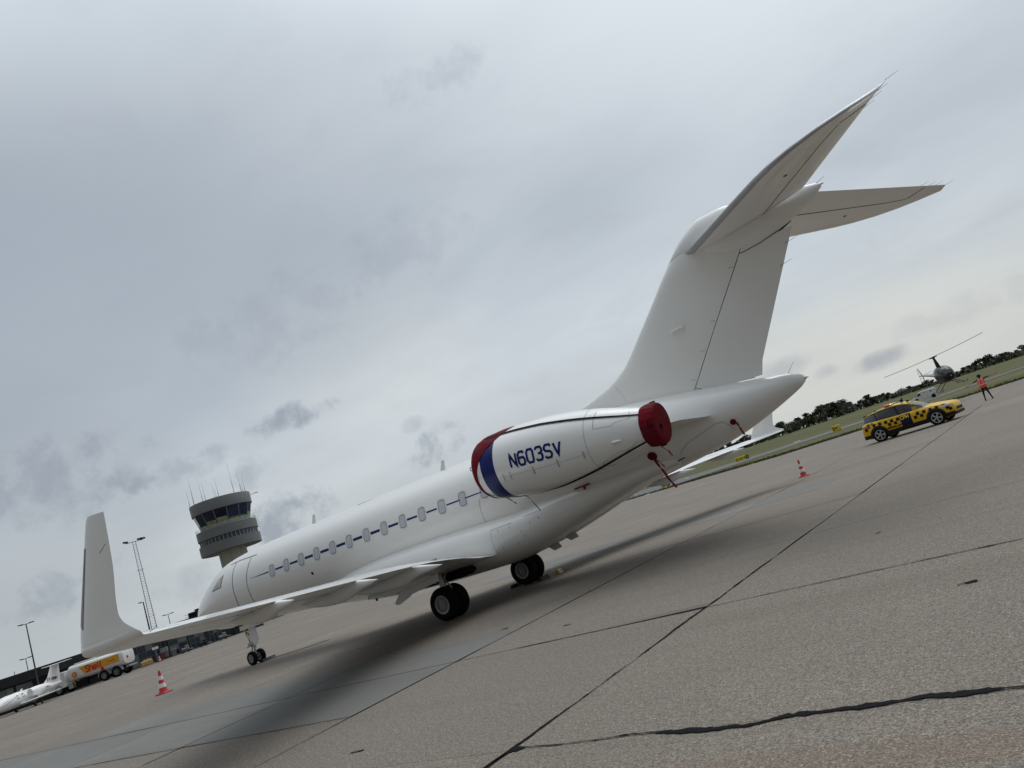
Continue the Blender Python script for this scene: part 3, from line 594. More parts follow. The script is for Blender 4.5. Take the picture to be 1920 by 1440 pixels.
# T-tail bullet fairing
BL = [(-8.75, 6.95, 6.90, .03), (-9.0, 7.16, 6.92, .14), (-9.25, 7.38, 6.84, .20), (-9.62, 7.61, 6.70, .27), (-9.98, 7.74, 6.58, .31), (-10.5, 7.745, 6.47, .33), (-11.1, 7.62, 6.47, .32), (-11.8, 7.45, 6.58, .27), (-12.4, 7.30, 6.80, .19), (-12.8, 7.19, 6.99, .10), (-12.9, 7.15, 7.06, .05)]
BLx = [b[0] for b in BL]; rings = []
for i in range(41):
    x = -8.75-4.15*i/40; zt, zb, hw = [pchip(BLx, [b[k] for b in BL], x) for k in (1, 2, 3)]; zc, r_ = (zt+zb)/2, (zt-zb)/2
    rings.append([(x, hw*math.cos(2*math.pi*k/28), zc+r_*math.sin(2*math.pi*k/28)) for k in range(28)])
MB().loft(rings).build('tail_bullet_fairing', 'white', JET, 60)
mb = MB(); mb.tube((-12.86, 0, 7.12), (-12.97, 0, 7.12), .035, .02, 8); mb.build('bullet_tail_lamp', 'chrome', JET)
# tailplane
def st_le(y): return float(np.interp(y, [0, 3.5, 3.9, 4.3, 4.6, 4.8, 4.93], [-9.213, -12.216, -12.62, -13.15, -13.72, -14.3, -14.9]))
def st_z(y): return 7.025-.051*y
def st_te(y): return -12.412-.54*y
def stz_te(y): return 7.182-.06*y-.02
for s in (1, -1):
    ys = [.12, .6, 1.2, 2, 2.8, 3.5, 3.7, 3.9, 4.1, 4.3, 4.45, 4.6, 4.7, 4.8, 4.87, 4.93]
    def ssec(y, f0, f1): return section((st_le(y), s*y, st_z(y)), (st_te(y), s*y, stz_te(y)), .095, f0, f1, (0, 0, 1), -.004)
    MB().loft([ssec(y, .07, .655) for y in ys]).build('tailplane', 'white', JET, 50)
    MB().loft([ssec(y, 0., .0695) for y in ys]).build('leading_edge', 'lead', JET, 50)
    MB().loft([ssec(y, .658, 1.) for y in [.3]+ys[1:9]+[4.2]]).build('elevator', 'white', JET, 50)
    MB().loft([ssec(y, .658, 1.) for y in (4.22, 4.3, 4.45, 4.6, 4.7, 4.8, 4.87, 4.93)]).build('tailplane_tip', 'white', JET, 50)
    mb = MB(); yy = [.35, 1, 2, 3, 3.6, 4.2]
    def sp(y, f, off=.003):
        le, te = Vector((st_le(y), s*y, st_z(y))), Vector((st_te(y), s*y, stz_te(y))); c = (te-le).length
        return tuple(le+(te-le)*f-Vector((0, 0, (naca(f, .095)+.0006)*c+off+.004*c*math.sin(math.pi*f))))
    mb.add([sp(y, .650) for y in yy]+[sp(y, .664) for y in yy], [(i, i+1, i+7, i+6) for i in range(5)])
    fr = [.665+.3*i/6 for i in range(7)]
    mb.add([sp(4.2, f) for f in fr]+[sp(4.24, f) for f in fr], [(i, i+1, i+8, i+7) for i in range(6)])
    mb.add([sp(.5, .30+.6*i/6) for i in range(7)]+[sp(.52, .30+.6*i/6) for i in range(7)], [(i, i+1, i+8, i+7) for i in range(6)])
    mb.build('hinge_seam', 'seamd', JET, None)
    mb = MB(); c0 = Vector(sp(2.9, .46, .004)); mb.lathe([(0, .045), (.003, .045), (.003, .03), (.001, .03)], c0, (0, 0, -1), 14); mb.build('drain_ring', 'seamd', JET)
    for y in (4.93, 4.55, 4.3, 4.0): MB().tube((st_te(y)+.02, s*y, stz_te(y)), (st_te(y)-.20, s*(y+.02), stz_te(y)+.03), .004, .002, 5).build('static_wick', 'plast', JET)
for z in (5.75, 6.2): MB().tube((fpar(z)[1]+.08, .01, z), (fpar(z)[1]-.24, .01, z+.04), .006, .003, 5).build('static_wick', 'plast', JET)
MB().tube((-12.8, .02, 7.17), (-13.05, .02, 7.24), .006, .003, 5).build('static_wick', 'plast', JET)
MB().tube((-10.6, .03, 3.25), (-10.85, .05, 3.50), .006, .003, 5).build('static_wick', 'plast', JET)
mb = MB(); mb.tube((-10.9, 0, 3.05), (-10.98, 0, 3.05), .05, .04, 10); mb.tube((-10.98, 0, 3.05), (-11.03, 0, 3.05), .025, .015, 8); mb.build('tail_lamp', 'chrome', JET)
# engines: nacelle axis tips down towards the tail
NA0, NA1, NL = Vector((-3.14, 2.5, 3.53)), Vector((-8.22, 2.5, 3.075)), 5.10
ND = (NA1-NA0).normalized(); NU = Vector((0, 1, 0)); NV = Vector((0, 0, 1)) - ND*ND.z; NV.normalize()
NP = [(0, .70), (.04, .755), (.12, .79), (.3, .83), (.6, .865), (1.0, .89), (1.5, .905), (2.1, .90), (2.8, .845), (3.4, .765), (3.9, .665), (4.3, .57), (4.7, .475), (4.95, .42)]
def nrad(t): return pchip([p[0] for p in NP], [p[1] for p in NP], t)
def nac(t, a, off=0, s=1, rr=None):
    """point on the nacelle: t metres from the lip, a degrees from outboard upward"""
    r_ = (nrad(t) if rr is None else rr)+off; p = NA0+ND*t+(NU*math.cos(R(a))+NV*math.sin(R(a)))*r_
    return (p.x, s*p.y, p.z)
def nring(t, r_, s, n=56): return [nac(t, 360*k/n, 0, s, r_) for k in range(n)]
for s in (1, -1):
    ts = [0, .015, .04, .08, .12, .2, .3, .45, .6, .8] + [1+.2*i for i in range(20)]
    rings = [nring(.25, .60, s), nring(.1, .64, s), nring(.02, .67, s)] + [nring(t, nrad(t), s) for t in ts if t <= 4.9] + [nring(4.94, .40, s), nring(4.6, .38, s)]
    e = MB().loft(rings).build('engine_nacelle', 'white', JET, 60)
    # blue band round the intake
    mb = MB(); n = 72
    for t0, t1 in ((.34, .80),): mb.loft([[nac(t0+(t1-t0)*i/3, 360*k/n, .0035, s) for k in range(n)] for i in range(4)], False, False)
    mb.build('blue_band', 'blue', e, 60)
    # registration on the outboard side
    if s == 1:
        def f(u, v, l): return nac(1.34+u, -7+(v)/.89*57.3, .006+l, 1)
        lettering('N603SV', 0, -.02, .315, f, .57, .25, .19, maxseg=.08).build('letter', 'blue', e, None)
    # cowl seams, vents and latches
    mb = MB()
    def ln(pts, w_=.008): ribbon(mb, pts, w_, lambda u, v: nac(u, v*57.3/.85, .003, s), .1)
    ln([(3.46, -1.2), (3.44, -.6), (3.44, .0), (3.44, .6), (3.46, 1.3)])
    ln([(.9, -.29), (1.8, -.30), (3.4, -.30)], .005)
    ln([(3.68, .45), (3.68, .30), (4.12, .30), (4.2, .40), (4.35, .44), (4.5, .44), (4.55, .54), (4.5, .85)], .010)
    ln([(3.68, .45), (3.70, .95)], .010)
    ln([(3.6, -.92), (3.6, -.75), (4.1, -.60), (4.25, -.66), (4.42, -.64), (4.55, -.50), (4.7, -.56)], .010)
    ln([(3.6, -.92), (3.8, -1.2)], .010)
    mb.build('cowl_seam', 'seam', e, None)
    for (t, v) in ((.98, -.30), (1.2, -.29), (1.9, -.30), (2.6, -.30), (3.3, -.29)):
        mb = MB(); ribbon(mb, [(t, v-.11), (t+.02, v+.08)], .04, lambda u, w_: nac(u, w_*57.3/.85, .008, s)); mb.build('cowl_latch', 'steel', e, None)
    mb = MB(); c0 = Vector(nac(4.12, -16, .0, s)); mb.lathe([(-.17, .005), (-.1, .03), (0, .045), (.09, .042), (.1, .03), (.04, .028)], c0, (-ND.x, 0, -ND.z), 12); mb.build('vent_scoop', 'white', e)
    mb = MB(); mb.lathe([(.095, .032), (.1, .032)], c0, (ND.x*-1, 0, ND.z*-1), 12); mb.build('vent_mouth', 'gdark', e)
    # pylon
    rings = []
    for y, xl, xt, z0, z1, t in ((.75, -4.3, -8.75, 3.38, 2.93, .07), (1.3, -4.5, -8.75, 3.38, 2.93, .07), (1.75, -4.7, -8.35, 3.38, 3.03, .07), (2.1, -4.9, -8.1, 3.38, 3.05, .07)):
        rings.append(section((xl, s*y, z0), (xt, s*y, z1), t, 0, 1, (0, 0, 1), 0))
    MB().loft(rings).build('engine_pylon', 'white', JET, 50)
# cabin windows, three hidden behind the engine left out
def on_fus(poly, s, off, mname, name, parent=JET, n=1):
    mb = MB(); c = (sum(p[0] for p in poly)/len(poly), sum(p[1] for p in poly)/len(poly))
    mb.add([fsurf(x, z, s, off) for x, z in poly]+[fsurf(*c, s, off)], [(i, (i+1) % len(poly), len(poly)) for i in range(len(poly))])
    m_ = len(poly); mb.add([fsurf(x, z, s, -.01) for x, z in poly], []); mb.f += [(i, (i+1) % m_, m_+1+(i+1) % m_, m_+1+i) for i in range(m_)]
    return mb.build(name, mname, parent, 30)
def rrect(cx, cz, w_, h, r_, n=5):
    out = []
    for qx, qz, a0 in ((1, 1, 0), (-1, 1, 90), (-1, -1, 180), (1, -1, 270)):
        for k in range(n+1): a = R(a0+90*k/n); out.append((cx+qx*(w_/2-r_)+r_*math.cos(a), cz+qz*(h/2-r_)+r_*math.sin(a)))
    return out
WX = [8.30-.845*i for i in range(13)]
for s in (1, -1):
    for x in WX:
        fr_ = on_fus(rrect(x, 3.12, .34, .46, .11), s, .006, 'winf', 'window_frame')
        mb = MB(); outer, inner = rrect(x, 3.12, .275, .40, .09), rrect(x, 3.12, .225, .345, .065)
        m_ = len(outer); mb.add([fsurf(a, b, s, .009) for a, b in outer]+[fsurf(a, b, s, .0075) for a, b in inner], [(i, (i+1) % m_, m_+(i+1) % m_, m_+i) for i in range(m_)]); mb.build('gasket', 'gasket', fr_, None)
        on_fus(rrect(x, 3.12, .245, .365, .075), s, .0085, 'winp', 'window_pane', fr_)
    # dark blue cheat line between the windows, thin at both ends
    def strip(x0, x1, h0, h1):
        mb = MB(); k = max(2, int(abs(x1-x0)/.25)); up = [fsurf(x0+(x1-x0)*i/k, 3.115+(h0+(h1-h0)*i/k)/2, s, .005) for i in range(k+1)]; dn = [fsurf(x0+(x1-x0)*i/k, 3.115-(h0+(h1-h0)*i/k)/2, s, .005) for i in range(k+1)]
        mb.add(up+dn, [(i, i+1, i+2+k, i+1+k) for i in range(k)]); mb.build('cheat_line_stripe', 'blue', JET, None)
    hh = lambda x: float(np.interp(x, [-1.8, .5, 3, 6, 8.2, 9.6], [.028, .05, .085, .085, .055, .008]))
    strip(9.6, 8.50, hh(9.6), hh(8.5))
    for a, b in zip(WX[:-1], WX[1:]):
        if b < -.2: break
        strip(a-.20, b+.20, hh(a-.2), hh(b+.2))
    strip(WX[10]-.20, -1.75, hh(-.3), hh(-1.75))
    # passenger door, hatches, cockpit window
    def seamline(pts, w_, name, m_='seam', off=.004):
        mb = MB(); ribbon(mb, pts, w_, lambda u, v: fsurf(u, v, s, off), .12); return mb.build(name, m_, JET, None)
    if s == 1:
        seamline([(10.85, 3.92), (10.80, 3.5), (10.77, 3.1), (10.77, 2.7), (10.85, 2.35), (10.9, 2.0)], .035, 'door_edge')
        seamline([(9.76, 3.86), (9.80, 3.5), (9.86, 3.1), (9.88, 2.65), (9.92, 2.3), (9.95, 1.95)], .035, 'door_edge')
        seamline([(11.3, 3.905), (10.6, 3.93), (9.9, 3.90), (9.45, 3.89)], .03, 'door_rain_gutter')
        seamline([(-1.75, 3.08), (-1.58, 2.9), (-1.52, 2.7), (-1.45, 2.35), (-1.40, 2.08), (-2.0, 2.06), (-2.72, 2.04), (-2.88, 2.14), (-2.9, 2.3)], .010, 'baggage_door_seam', 'seam', .004)
        seamline([(-1.55, 2.20), (-2.2, 2.16), (-2.85, 2.12)], .03, 'baggage_door_sill', 'white2', .012)
        seamline([(-7.6, 2.32), (-7.92, 2.5), (-8.4, 2.62), (-8.72, 2.71), (-8.92, 2.70), (-9.02, 2.55), (-9.05, 2.42)], .009, 'tail_hatch_seam')
        seamline([(-7.25, 2.12), (-7.62, 2.19)], .025, 'drain_slot', 'seamd')
        c0 = fsurf(6.28, 2.55, s, .004); MB().lathe([(0, .055), (.004, .055), (.004, .03), (0, .03)], c0, (0, 1, -.2), 14).build('static_port', 'seamd', JET)
    def bil(q, k, off, m_, nm, par=JET, n=6):
        c = (sum(a[0] for a in q)/4, sum(a[1] for a in q)/4); q = [(c[0]+(a[0]-c[0])*k, c[1]+(a[1]-c[1])*k) for a in q]; g_ = []
        for j in range(n+1):
            for i in range(n+1):
                u, v = i/n, j/n; x = (q[0][0]*(1-u)+q[1][0]*u)*(1-v)+(q[3][0]*(1-u)+q[2][0]*u)*v; z = (q[0][1]*(1-u)+q[1][1]*u)*(1-v)+(q[3][1]*(1-u)+q[2][1]*u)*v; g_.append(fsurf(x, z, s, off))
        return MB().add(g_, [(j*(n+1)+i, j*(n+1)+i+1, (j+1)*(n+1)+i+1, (j+1)*(n+1)+i) for j in range(n) for i in range(n)]).build(nm, m_, par, 60)
    a = bil([(11.52, 3.63), (11.60, 3.19), (12.36, 3.15), (11.86, 3.52)], 1, .004, 'seam', 'cockpit_window_frame'); bil([(11.52, 3.63), (11.60, 3.19), (12.36, 3.15), (11.86, 3.52)], .80, .007, 'shade', 'cockpit_window_pane', a)
# small belly panels marks near the wing root, antennas
for x, h in ((.50, .30), (7.05, .30)):
    MB().loft([[(x-.10, -.012, 4.2), (x+.14, -.012, 4.2), (x+.14, .012, 4.2), (x-.10, .012, 4.2)], [(x-.17, -.006, 4.27+h), (x-.05, -.006, 4.27+h), (x-.05, .006, 4.27+h), (x-.17, .006, 4.27+h)]]).build('blade_antenna', 'white2', JET)
MB().bbox((8.6, 0, 4.275), (.3, .1, .04), .015).build('antenna_base', 'white2', JET); MB().tube((3.4, .0, 4.262), (4.6, 0, 4.28), .012, .012, 6).build('wire_antenna', 'seam', JET)
for x, z in ((-2.6, .98), (-3.25, 1.12)):
    MB().loft([[(x-.22, -.02, z+.12), (x+.16, -.02, z+.05), (x+.16, .02, z+.05), (x-.22, .02, z+.12)], [(x-.30, -.01, z-.06), (x-.02, -.01, z-.10), (x-.02, .01, z-.10), (x-.30, .01, z-.06)]]).build('belly_antenna', 'steel', JET)
mb = MB()
def bf(x, z, off=.004):
    zb, hw, zt = [pchip(BX, [b[k] for b in BF], x) for k in (1, 2, 3)]; zc, r_ = (zb+zt)/2, (zt-zb)/2; q = min(1, abs((z-zc)/r_)); return (x, hw*(1-q**2.5)**(1/2.5)+off, z)
for (x, z) in ((-2.0, 1.95), (-2.4, 1.95), (-2.0, 1.45), (-2.5, 1.45), (-3.1, 1.9), (-3.4, 1.95), (-2.75, 1.75), (-2.8, 1.6)): mb.add([bf(x, z), bf(x-.015, z), bf(x-.015, z-.06), bf(x, z-.06)], [(0, 1, 2, 3)])
mb.build('fastener_mark', 'seam', JET, None)
mb = MB()
for p in ([(-1.75, 2.0), (-1.75, 1.3)], [(-1.75, 2.0), (-2.5, 2.02)], [(-2.9, 2.08), (-3.5, 2.1)]): ribbon(mb, p, .007, lambda u, v: bf(u, v), .1)
mb.build('belly_panel_seam', 'seam', JET, None)
# ---- landing gear
def wheel(R0, W, rimr, spokes):
    """axis along y, centred at the origin; returns rim mesh and tyre mesh"""
    h = W/2; t = MB(); prof = [(-h*.72, rimr*.98), (-h*.98, rimr*1.12), (-h, (rimr+R0)/2), (-h*.86, R0*.93), (-h*.55, R0*.985)]
    for g_ in (-.36, -.12, .12, .36): prof += [(h*(g_-.05), R0), (h*(g_-.03), R0*.985), (h*(g_+.03), R0*.985), (h*(g_+.05), R0)]
    prof += [(h*.55, R0*.985), (h*.86, R0*.93), (h, (rimr+R0)/2), (h*.98, rimr*1.12), (h*.72, rimr*.98)]
    t.lathe(prof, (0, 0, 0), (0, 1, 0), 40, caps=False)
    r_ = MB()
    for s in (1, -1):
        a = (0, s, 0); r_.lathe([(h*.70, rimr), (h*.86, rimr*1.02), (h*.90, rimr*.96), (h*.84, rimr*.80), (h*.70, rimr*.78)], (0, 0, 0), a, 40, caps=False)
        r_.lathe([(h*.3, rimr*.34), (h*.82, rimr*.34), (h*.88, rimr*.28), (h*.80, rimr*.16), (h*1.0, rimr*.13), (h*1.02, .001)], (0, 0, 0), a, 24)
        for k in range(spokes):
            an = 2*math.pi*k/spokes; c, s2 = math.cos(an), math.sin(an); wd = rimr*.055
            p = [(rimr*.30, -wd*.8), (rimr*.82, -wd*.9), (rimr*.82, wd*.9), (rimr*.30, wd*.8)]
            vs = [(q[0]*c-q[1]*s2, s*h*yy, q[0]*s2+q[1]*c) for yy in (.60, .83) for q in p]
            r_.add(vs, [(0, 1, 2, 3), (7, 6, 5, 4), (0, 4, 5, 1), (1, 5, 6, 2), (2, 6, 7, 3), (3, 7, 4, 0)])
    d = MB(); d.lathe([(-h*.40, rimr*.99), (h*.40, rimr*.99)], (0, 0, 0), (0, 1, 0), 32)
    return r_.mesh('wheel', 'rim', 30), t.mesh('tyre', 'rubber', 50), d.mesh('brake_disc', 'gdark')
mw = wheel(.475, .32, .262, 16); nw = wheel(.265, .17, .145, 8)
def put_wheel(set_, loc, rot=0):
    o = link('wheel', set_[0], JET); o.location = loc; o.rotation_euler = (0, rot, 0)
    link('tyre', set_[1], o); link('brake_disc', set_[2], o)
for s in (1, -1):
    for dy in (.215, -.215): put_wheel(mw, (0, s*2.03+dy, .465), .2*dy+s)
    mb = MB(); mb.tube((0, s*2.03-.3, .465), (0, s*2.03+.3, .465), .06, .06, 12); mb.tube((0, s*2.03, .465), (.03, s*2.06, 1.0), .06, .06, 14); mb.tube((.03, s*2.06, .95), (.06, s*2.1, 1.75), .10, .10, 14)
    mb.tube((-.12, s*2.03, .62), (-.24, s*2.05, .85), .025, .025, 8); mb.tube((-.24, s*2.05, .85), (-.09, s*2.06, 1.08), .025, .025, 8); mb.build('main_gear_strut', 'steel', JET)
    mb = MB(); mb.tube((.03, s*2.05, 1.12), (.35, s*1.5, 1.55), .045, .045, 10); mb.tube((.03, s*2.08, 1.25), (.95, s*2.15, 1.6), .035, .035, 8); mb.tube((-.1, s*2.1, 1.1), (-.5, s*2.2, 1.62), .03, .03, 8); mb.build('side_brace', 'steel', JET)
    mb = MB(); mb.path([(.1, s*2.12, 1.0), (.16, s*2.1, .8), (.1, s*2.05, .6)], .012, 6); mb.path([(-.1, s*2.12, 1.3), (-.14, s*2.1, .9), (-.05, s*2.2, .55)], .010, 6); mb.build('brake_hose', 'plast', JET)
    # wheel bay: dark recess under the wing root
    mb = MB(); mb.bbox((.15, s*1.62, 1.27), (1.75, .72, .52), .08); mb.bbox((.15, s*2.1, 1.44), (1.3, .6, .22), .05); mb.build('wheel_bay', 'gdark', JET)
    # outboard gear door hanging from the wing
    mb = MB(); poly = [(1.42, .84), (1.30, .82), (.82, .95), (.74, 1.0), (-.42, 1.14), (-.50, 1.64), (.5, 1.64), (1.45, .90)]
    mb.prism(poly, 2.66, 2.69, 'y'); mb.xf(Matrix.Scale(s, 4, (0, 1, 0)) if s < 0 else Matrix.Identity(4)); mb.build('gear_door', 'white2', JET)
    mb = MB(); poly = [(2.3, 1.22), (1.2, 1.16), (-.3, 1.32), (-.3, 1.66), (2.1, 1.66)]; mb.prism(poly, 2.84, 2.86, 'y'); mb.xf(Matrix.Scale(s, 4, (0, 1, 0)) if s < 0 else Matrix.Identity(4)); mb.build('gear_door', 'white2', JET)
    MB().tube((.15, s*2.12, 1.05), (.25, s*2.7, 1.3), .02, .02, 6).build('door_link', 'steel', JET)
XN = 12.36
for dy in (.19, -.19): put_wheel(nw, (XN, dy, .262), .5+dy)
mb = MB(); mb.tube((XN, -.2, .262), (XN, .2, .262), .035, .035, 10); mb.tube((XN, 0, .262), (XN-.03, 0, .75), .045, .045, 12); mb.tube((XN-.03, 0, .7), (XN-.10, 0, 1.65), .075, .075, 12)
mb.tube((XN+.12, 0, .35), (XN+.2, 0, .55), .018, .018, 6); mb.tube((XN+.2, 0, .55), (XN+.03, 0, .72), .018, .018, 6); mb.tube((XN-.06, 0, 1.0), (XN+.65, 0, 1.62), .035, .035, 8); mb.tube((XN-.05, .09, .78), (XN+.30, .09, .70), .03, .03, 8); mb.tube((XN-.05, -.09, .78), (XN+.30, -.09, .70), .03, .03, 8)
mb.bbox((XN+.05, 0, .8), (.22, .3, .1), .02); mb.build('nose_gear_strut', 'steel', JET)
mb = MB(); mb.path([(XN+.05, .08, 1.5), (XN+.14, .10, 1.2), (XN+.10, .08, 1.0), (XN+.08, .08, .85)], .016, 6); mb.path([(XN+.2, .05, 1.45), (XN+.22, .07, 1.15)], .014, 6); mb.build('hydraulic_hose', 'yelp', JET)
mb = MB(); mb.path([(XN+.1, -.08, 1.5), (XN+.08, -.12, 1.1), (XN+.02, -.1, .6)], .014, 6); mb.path([(XN-.05, .11, 1.4), (XN-.02, .12, 1.0), (XN-.0, .1, .5)], .010, 6); mb.build('hydraulic_hose', 'plast', JET)
mb = MB(); mb.prism([(XN-.12, 1.60), (XN-.10, .95), (XN-.30, .70), (XN-.52, .80), (XN-.62, .98), (XN-.55, 1.6)], .0, .02, 'y'); mb.xf(Matrix.Translation((0, .12, 0))); mb.build('nose_gear_door', 'white', JET)
for s in (1, -1):
    mb = MB(); mb.prism([(XN+.1, 1.56), (XN+.1, 1.40), (XN-1.9, 1.45), (XN-1.9, 1.58)], .0, .015, 'y'); mb.xf(Matrix.Translation((0, s*.33, 0))); mb.build('nose_bay_door', 'white', JET)
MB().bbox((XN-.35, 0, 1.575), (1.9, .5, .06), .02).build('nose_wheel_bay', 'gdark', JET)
# ---- covers, straps and ribbons belong to nobody but themselves
for s, side in ((1, 'near'), (-1, 'far')):
    cv = thing('intake_cover', ('red fabric intake cover strapped over the front of the near engine beside the blue band' if s == 1 else 'red fabric intake cover over the front of the far engine behind the fuselage'), 'engine cover', (NA0.x, s*NA0.y, NA0.z), 0)
    inv = Matrix.Translation((-NA0.x, -s*NA0.y, -NA0.z))
    def edge(a):
        a = (a+360) % 360; d = min(abs(a-80), 360-abs(a-80)); return .10+1.05*math.exp(-(d/52)**2)*1.0+.05*math.exp(-((min(abs(a-285), 360-abs(a-285)))/25)**2)
    n = 90; rings = [[nac(-.05+.012*math.sin(k*.9), 360*k/n, 0, s, rr_) for k in range(n)] for rr_ in (.03, .25, .48, .66)]
    rings.append([nac(-.02, 360*k/n, 0, s, .735) for k in range(n)])
    for i in range(9):
        rings.append([nac(max(.02, edge(360*k/n)*(i+.3)/8.3), 360*k/n, .014+.006*math.sin(k*1.3+i), s) for k in range(n)])
    rings.append([nac(edge(360*k/n), 360*k/n, .002, s) for k in range(n)])
    MB().loft(rings, True, False).xf(inv).build('cover_fabric', 'red', cv, 60)
    mb = MB()
    for dt in (-.04,): mb.path([nac(-.05+.0*dt, 175+8*k, .0, s, .80) for k in range(2)], .012, 6)
    c0 = Vector(nac(-.06, 8, 0, s, .70)); mb.path([tuple(c0+Vector((.0, .05*math.cos(t), .05*math.sin(t)))) for t in [i*.7 for i in range(10)]], .010, 6)
    mb.xf(inv).build('cover_ring', 'redp', cv)
    ec = thing('exhaust_cover', ('red fabric cover tied over the exhaust of the near engine' if s == 1 else 'red fabric cover tied over the exhaust of the far engine'), 'engine cover', (NA1.x, s*NA1.y, NA1.z), 0)
    inv2 = Matrix.Translation((-NA1.x, -s*NA1.y, -NA1.z)); n = 96; rings = []
    for i, (t, r_) in enumerate(((4.74, .468), (4.75, .488), (4.82, .492), (4.90, .496), (4.98, .498), (5.05, .492), (5.10, .472), (5.12, .43), (5.11, .25), (5.11, .02))):
        rings.append([nac(t, 360*k/n, 0, s, r_+(.012*math.sin(k*1.7)*math.sin(k*.31+1) if 1 < i < 6 else 0)+(.006*math.sin(k*.52) if i < 3 else 0)) for k in range(n)])
    MB().loft(rings, False, True).xf(inv2).build('cover_fabric', 'red', ec, 50)
    mb = MB()
    c0 = Vector(nac(5.10, -20, 0, s, .15)); mb.tube(c0, c0+ND*.012, .045, .045, 14); mb.path([tuple(c0+Vector((-.02, .045*math.cos(t), -.02+.06*math.sin(t)))) for t in [i*.7 for i in range(10)]], .009, 6)
    for a in (92, -95): c0 = Vector(nac(4.98, a, .0, s, .51)); mb.bbox(c0, (.14, .06, .04), .01)
    c0 = Vector(nac(5.0, 2, .0, s, .52)); mb.path([tuple(c0+Vector((.05*math.sin(t)-.03, .02, .07*math.cos(t)))) for t in [i*.6 for i in range(11)]], .011, 6)
    mb.xf(inv2).build('cover_buckle', 'black', ec)
    # black straps joining the two covers along the cowl
    sp_ = MB()
    for a0, a1, w_ in ((64, 40, .075), (-100, -47, .085)):
        ribbon(sp_, [(.35 if a0 > 0 else .30, a0*.0155)]+[(t, (a0+(a1-a0)*(t/4.6)**1.0)*.0155) for t in (1, 1.6, 2.3, 3, 3.7, 4.2, 4.84)], w_, lambda u, v: nac(u, v/.0155, .018+.0*u, s), .1)
    if s == 1:
        for a0, t0, a1, t1 in ((-48, .06, -75, .75), (-72, .06, -90, .72), (-92, .05, -100, .7)): ribbon(sp_, [(t0, a0*.0155), (t1, a1*.0155)], .035, lambda u, v: nac(u, v/.0155, .02, s), .08)
        ribbon(sp_, [(.2, -1.55), (.6, -1.5), (1.1, -1.45)], .06, lambda u, v: nac(u, v/.0155, .021, s), .08)
    tag(sp_.build('cover_strap', 'black', None, None), 'black webbing straps joining the two covers on the ' + side + ' engine', 'strap')
def ribbon_tag(pts, w_, label, n=12, disc=None):
    """a hanging ribbon: path of 3D points given thickness"""
    P = [Vector(p) for p in pts]; t = thing('warning_ribbon', label, 'ribbon', P[0]); mb = MB(); rr = []
    Q = []
    for a, b in zip(P[:-1], P[1:]): Q += [a+(b-a)*k/4 for k in range(4)]
    Q.append(P[-1])
    for i, q in enumerate(Q):
        sd = Vector((math.cos(i*.35), .35*math.sin(i*.5), 0)).normalized()*w_/2; th = Vector((0, .004, 0)); q = q-P[0]; rr.append([q-sd-th, q+sd-th, q+sd+th, q-sd+th])
    mb.loft(rr); mb.build('ribbon', 'redp', t, 20)
    if disc: c0, r_, ax = disc; MB().lathe([(-.02, r_*.9), (0, r_), (.03, r_), (.05, r_*.8)], Vector(c0)-P[0], ax, 24).build('plug_disc', 'red', t)
    return t
ribbon_tag([(-6.98, .93, 2.40), (-7.10, 1.00, 2.16), (-7.16, 1.0, 2.02), (-7.22, 1.0, 1.80), (-7.34, 1.0, 1.55)], .06, 'red ribbon trailing from a round red plug under the near engine exhaust', disc=((-6.95, .88, 2.48), .125, (0, .8, -.55)))
ribbon_tag([(-6.98, .93, 2.42), (-7.12, .98, 2.28), (-7.22, .98, 2.12)], .035, 'short red strap hanging beside the long ribbon of the round plug under the engine')
ribbon_tag([(-9.18, .52, 2.58), (-9.22, .56, 2.48), (-9.24, .55, 2.36), (-9.27, .54, 2.24)], .05, 'red plug and ribbon on the side of the tail cone', disc=((-9.13, .57, 2.62), .075, (0, .9, -.4)))
pe = nac(4.93, -88, .0, 1, .53); ribbon_tag([pe, (pe[0]-.10, pe[1], pe[2]-.10), (pe[0]-.19, pe[1], pe[2]-.28), (pe[0]-.14, pe[1], pe[2]-.12)], .02, 'thin red loop hanging below the near exhaust cover')
pe = nac(.25, -95, .01, 1); ribbon_tag([pe, (pe[0]-.10, pe[1]-.05, pe[2]-.12), (pe[0]-.22, pe[1]-.05, pe[2]-.24)], .035, 'short red ribbon below the near intake cover')
pe = nac(.75, -100, .01, 1); ribbon_tag([pe, (pe[0]-.10, pe[1]-.05, pe[2]-.10), (pe[0]-.25, pe[1]-.05, pe[2]-.38), (pe[0]-.32, pe[1]-.05, pe[2]-.52)], .022, 'long thin red ribbon hanging behind the near intake cover')
t = thing('pylon_flag', 'red flat flag cover clipped on the fuselage under the near engine', 'ribbon', (-4.9, 1.22, 2.33)); MB().bbox((0, 0, 0), (.50, .04, .045), .012, 0, R(2)).bbox((-.06, 0, -.05), (.07, .04, .09), .01).build('flag', 'redp', t)
t = thing('probe_cover', 'small red cover hanging under the wing root fairing', 'probe cover', (3.94, 1.0, 1.08)); MB().bbox((0, 0, 0), (.10, .05, .12), .02).bbox((.04, 0, .07), (.05, .03, .06), .01).build('cover', 'redp', t)
t = thing('probe_cover', 'tiny red cover on the underside of the nose ahead of the nose wheel', 'probe cover', fsurf(13.55, 1.98, 1, .03)); MB().bbox((0, 0, 0), (.14, .03, .05), .01).bbox((-.1, 0, -.02), (.06, .03, .06), .01).build('cover', 'redp', t)
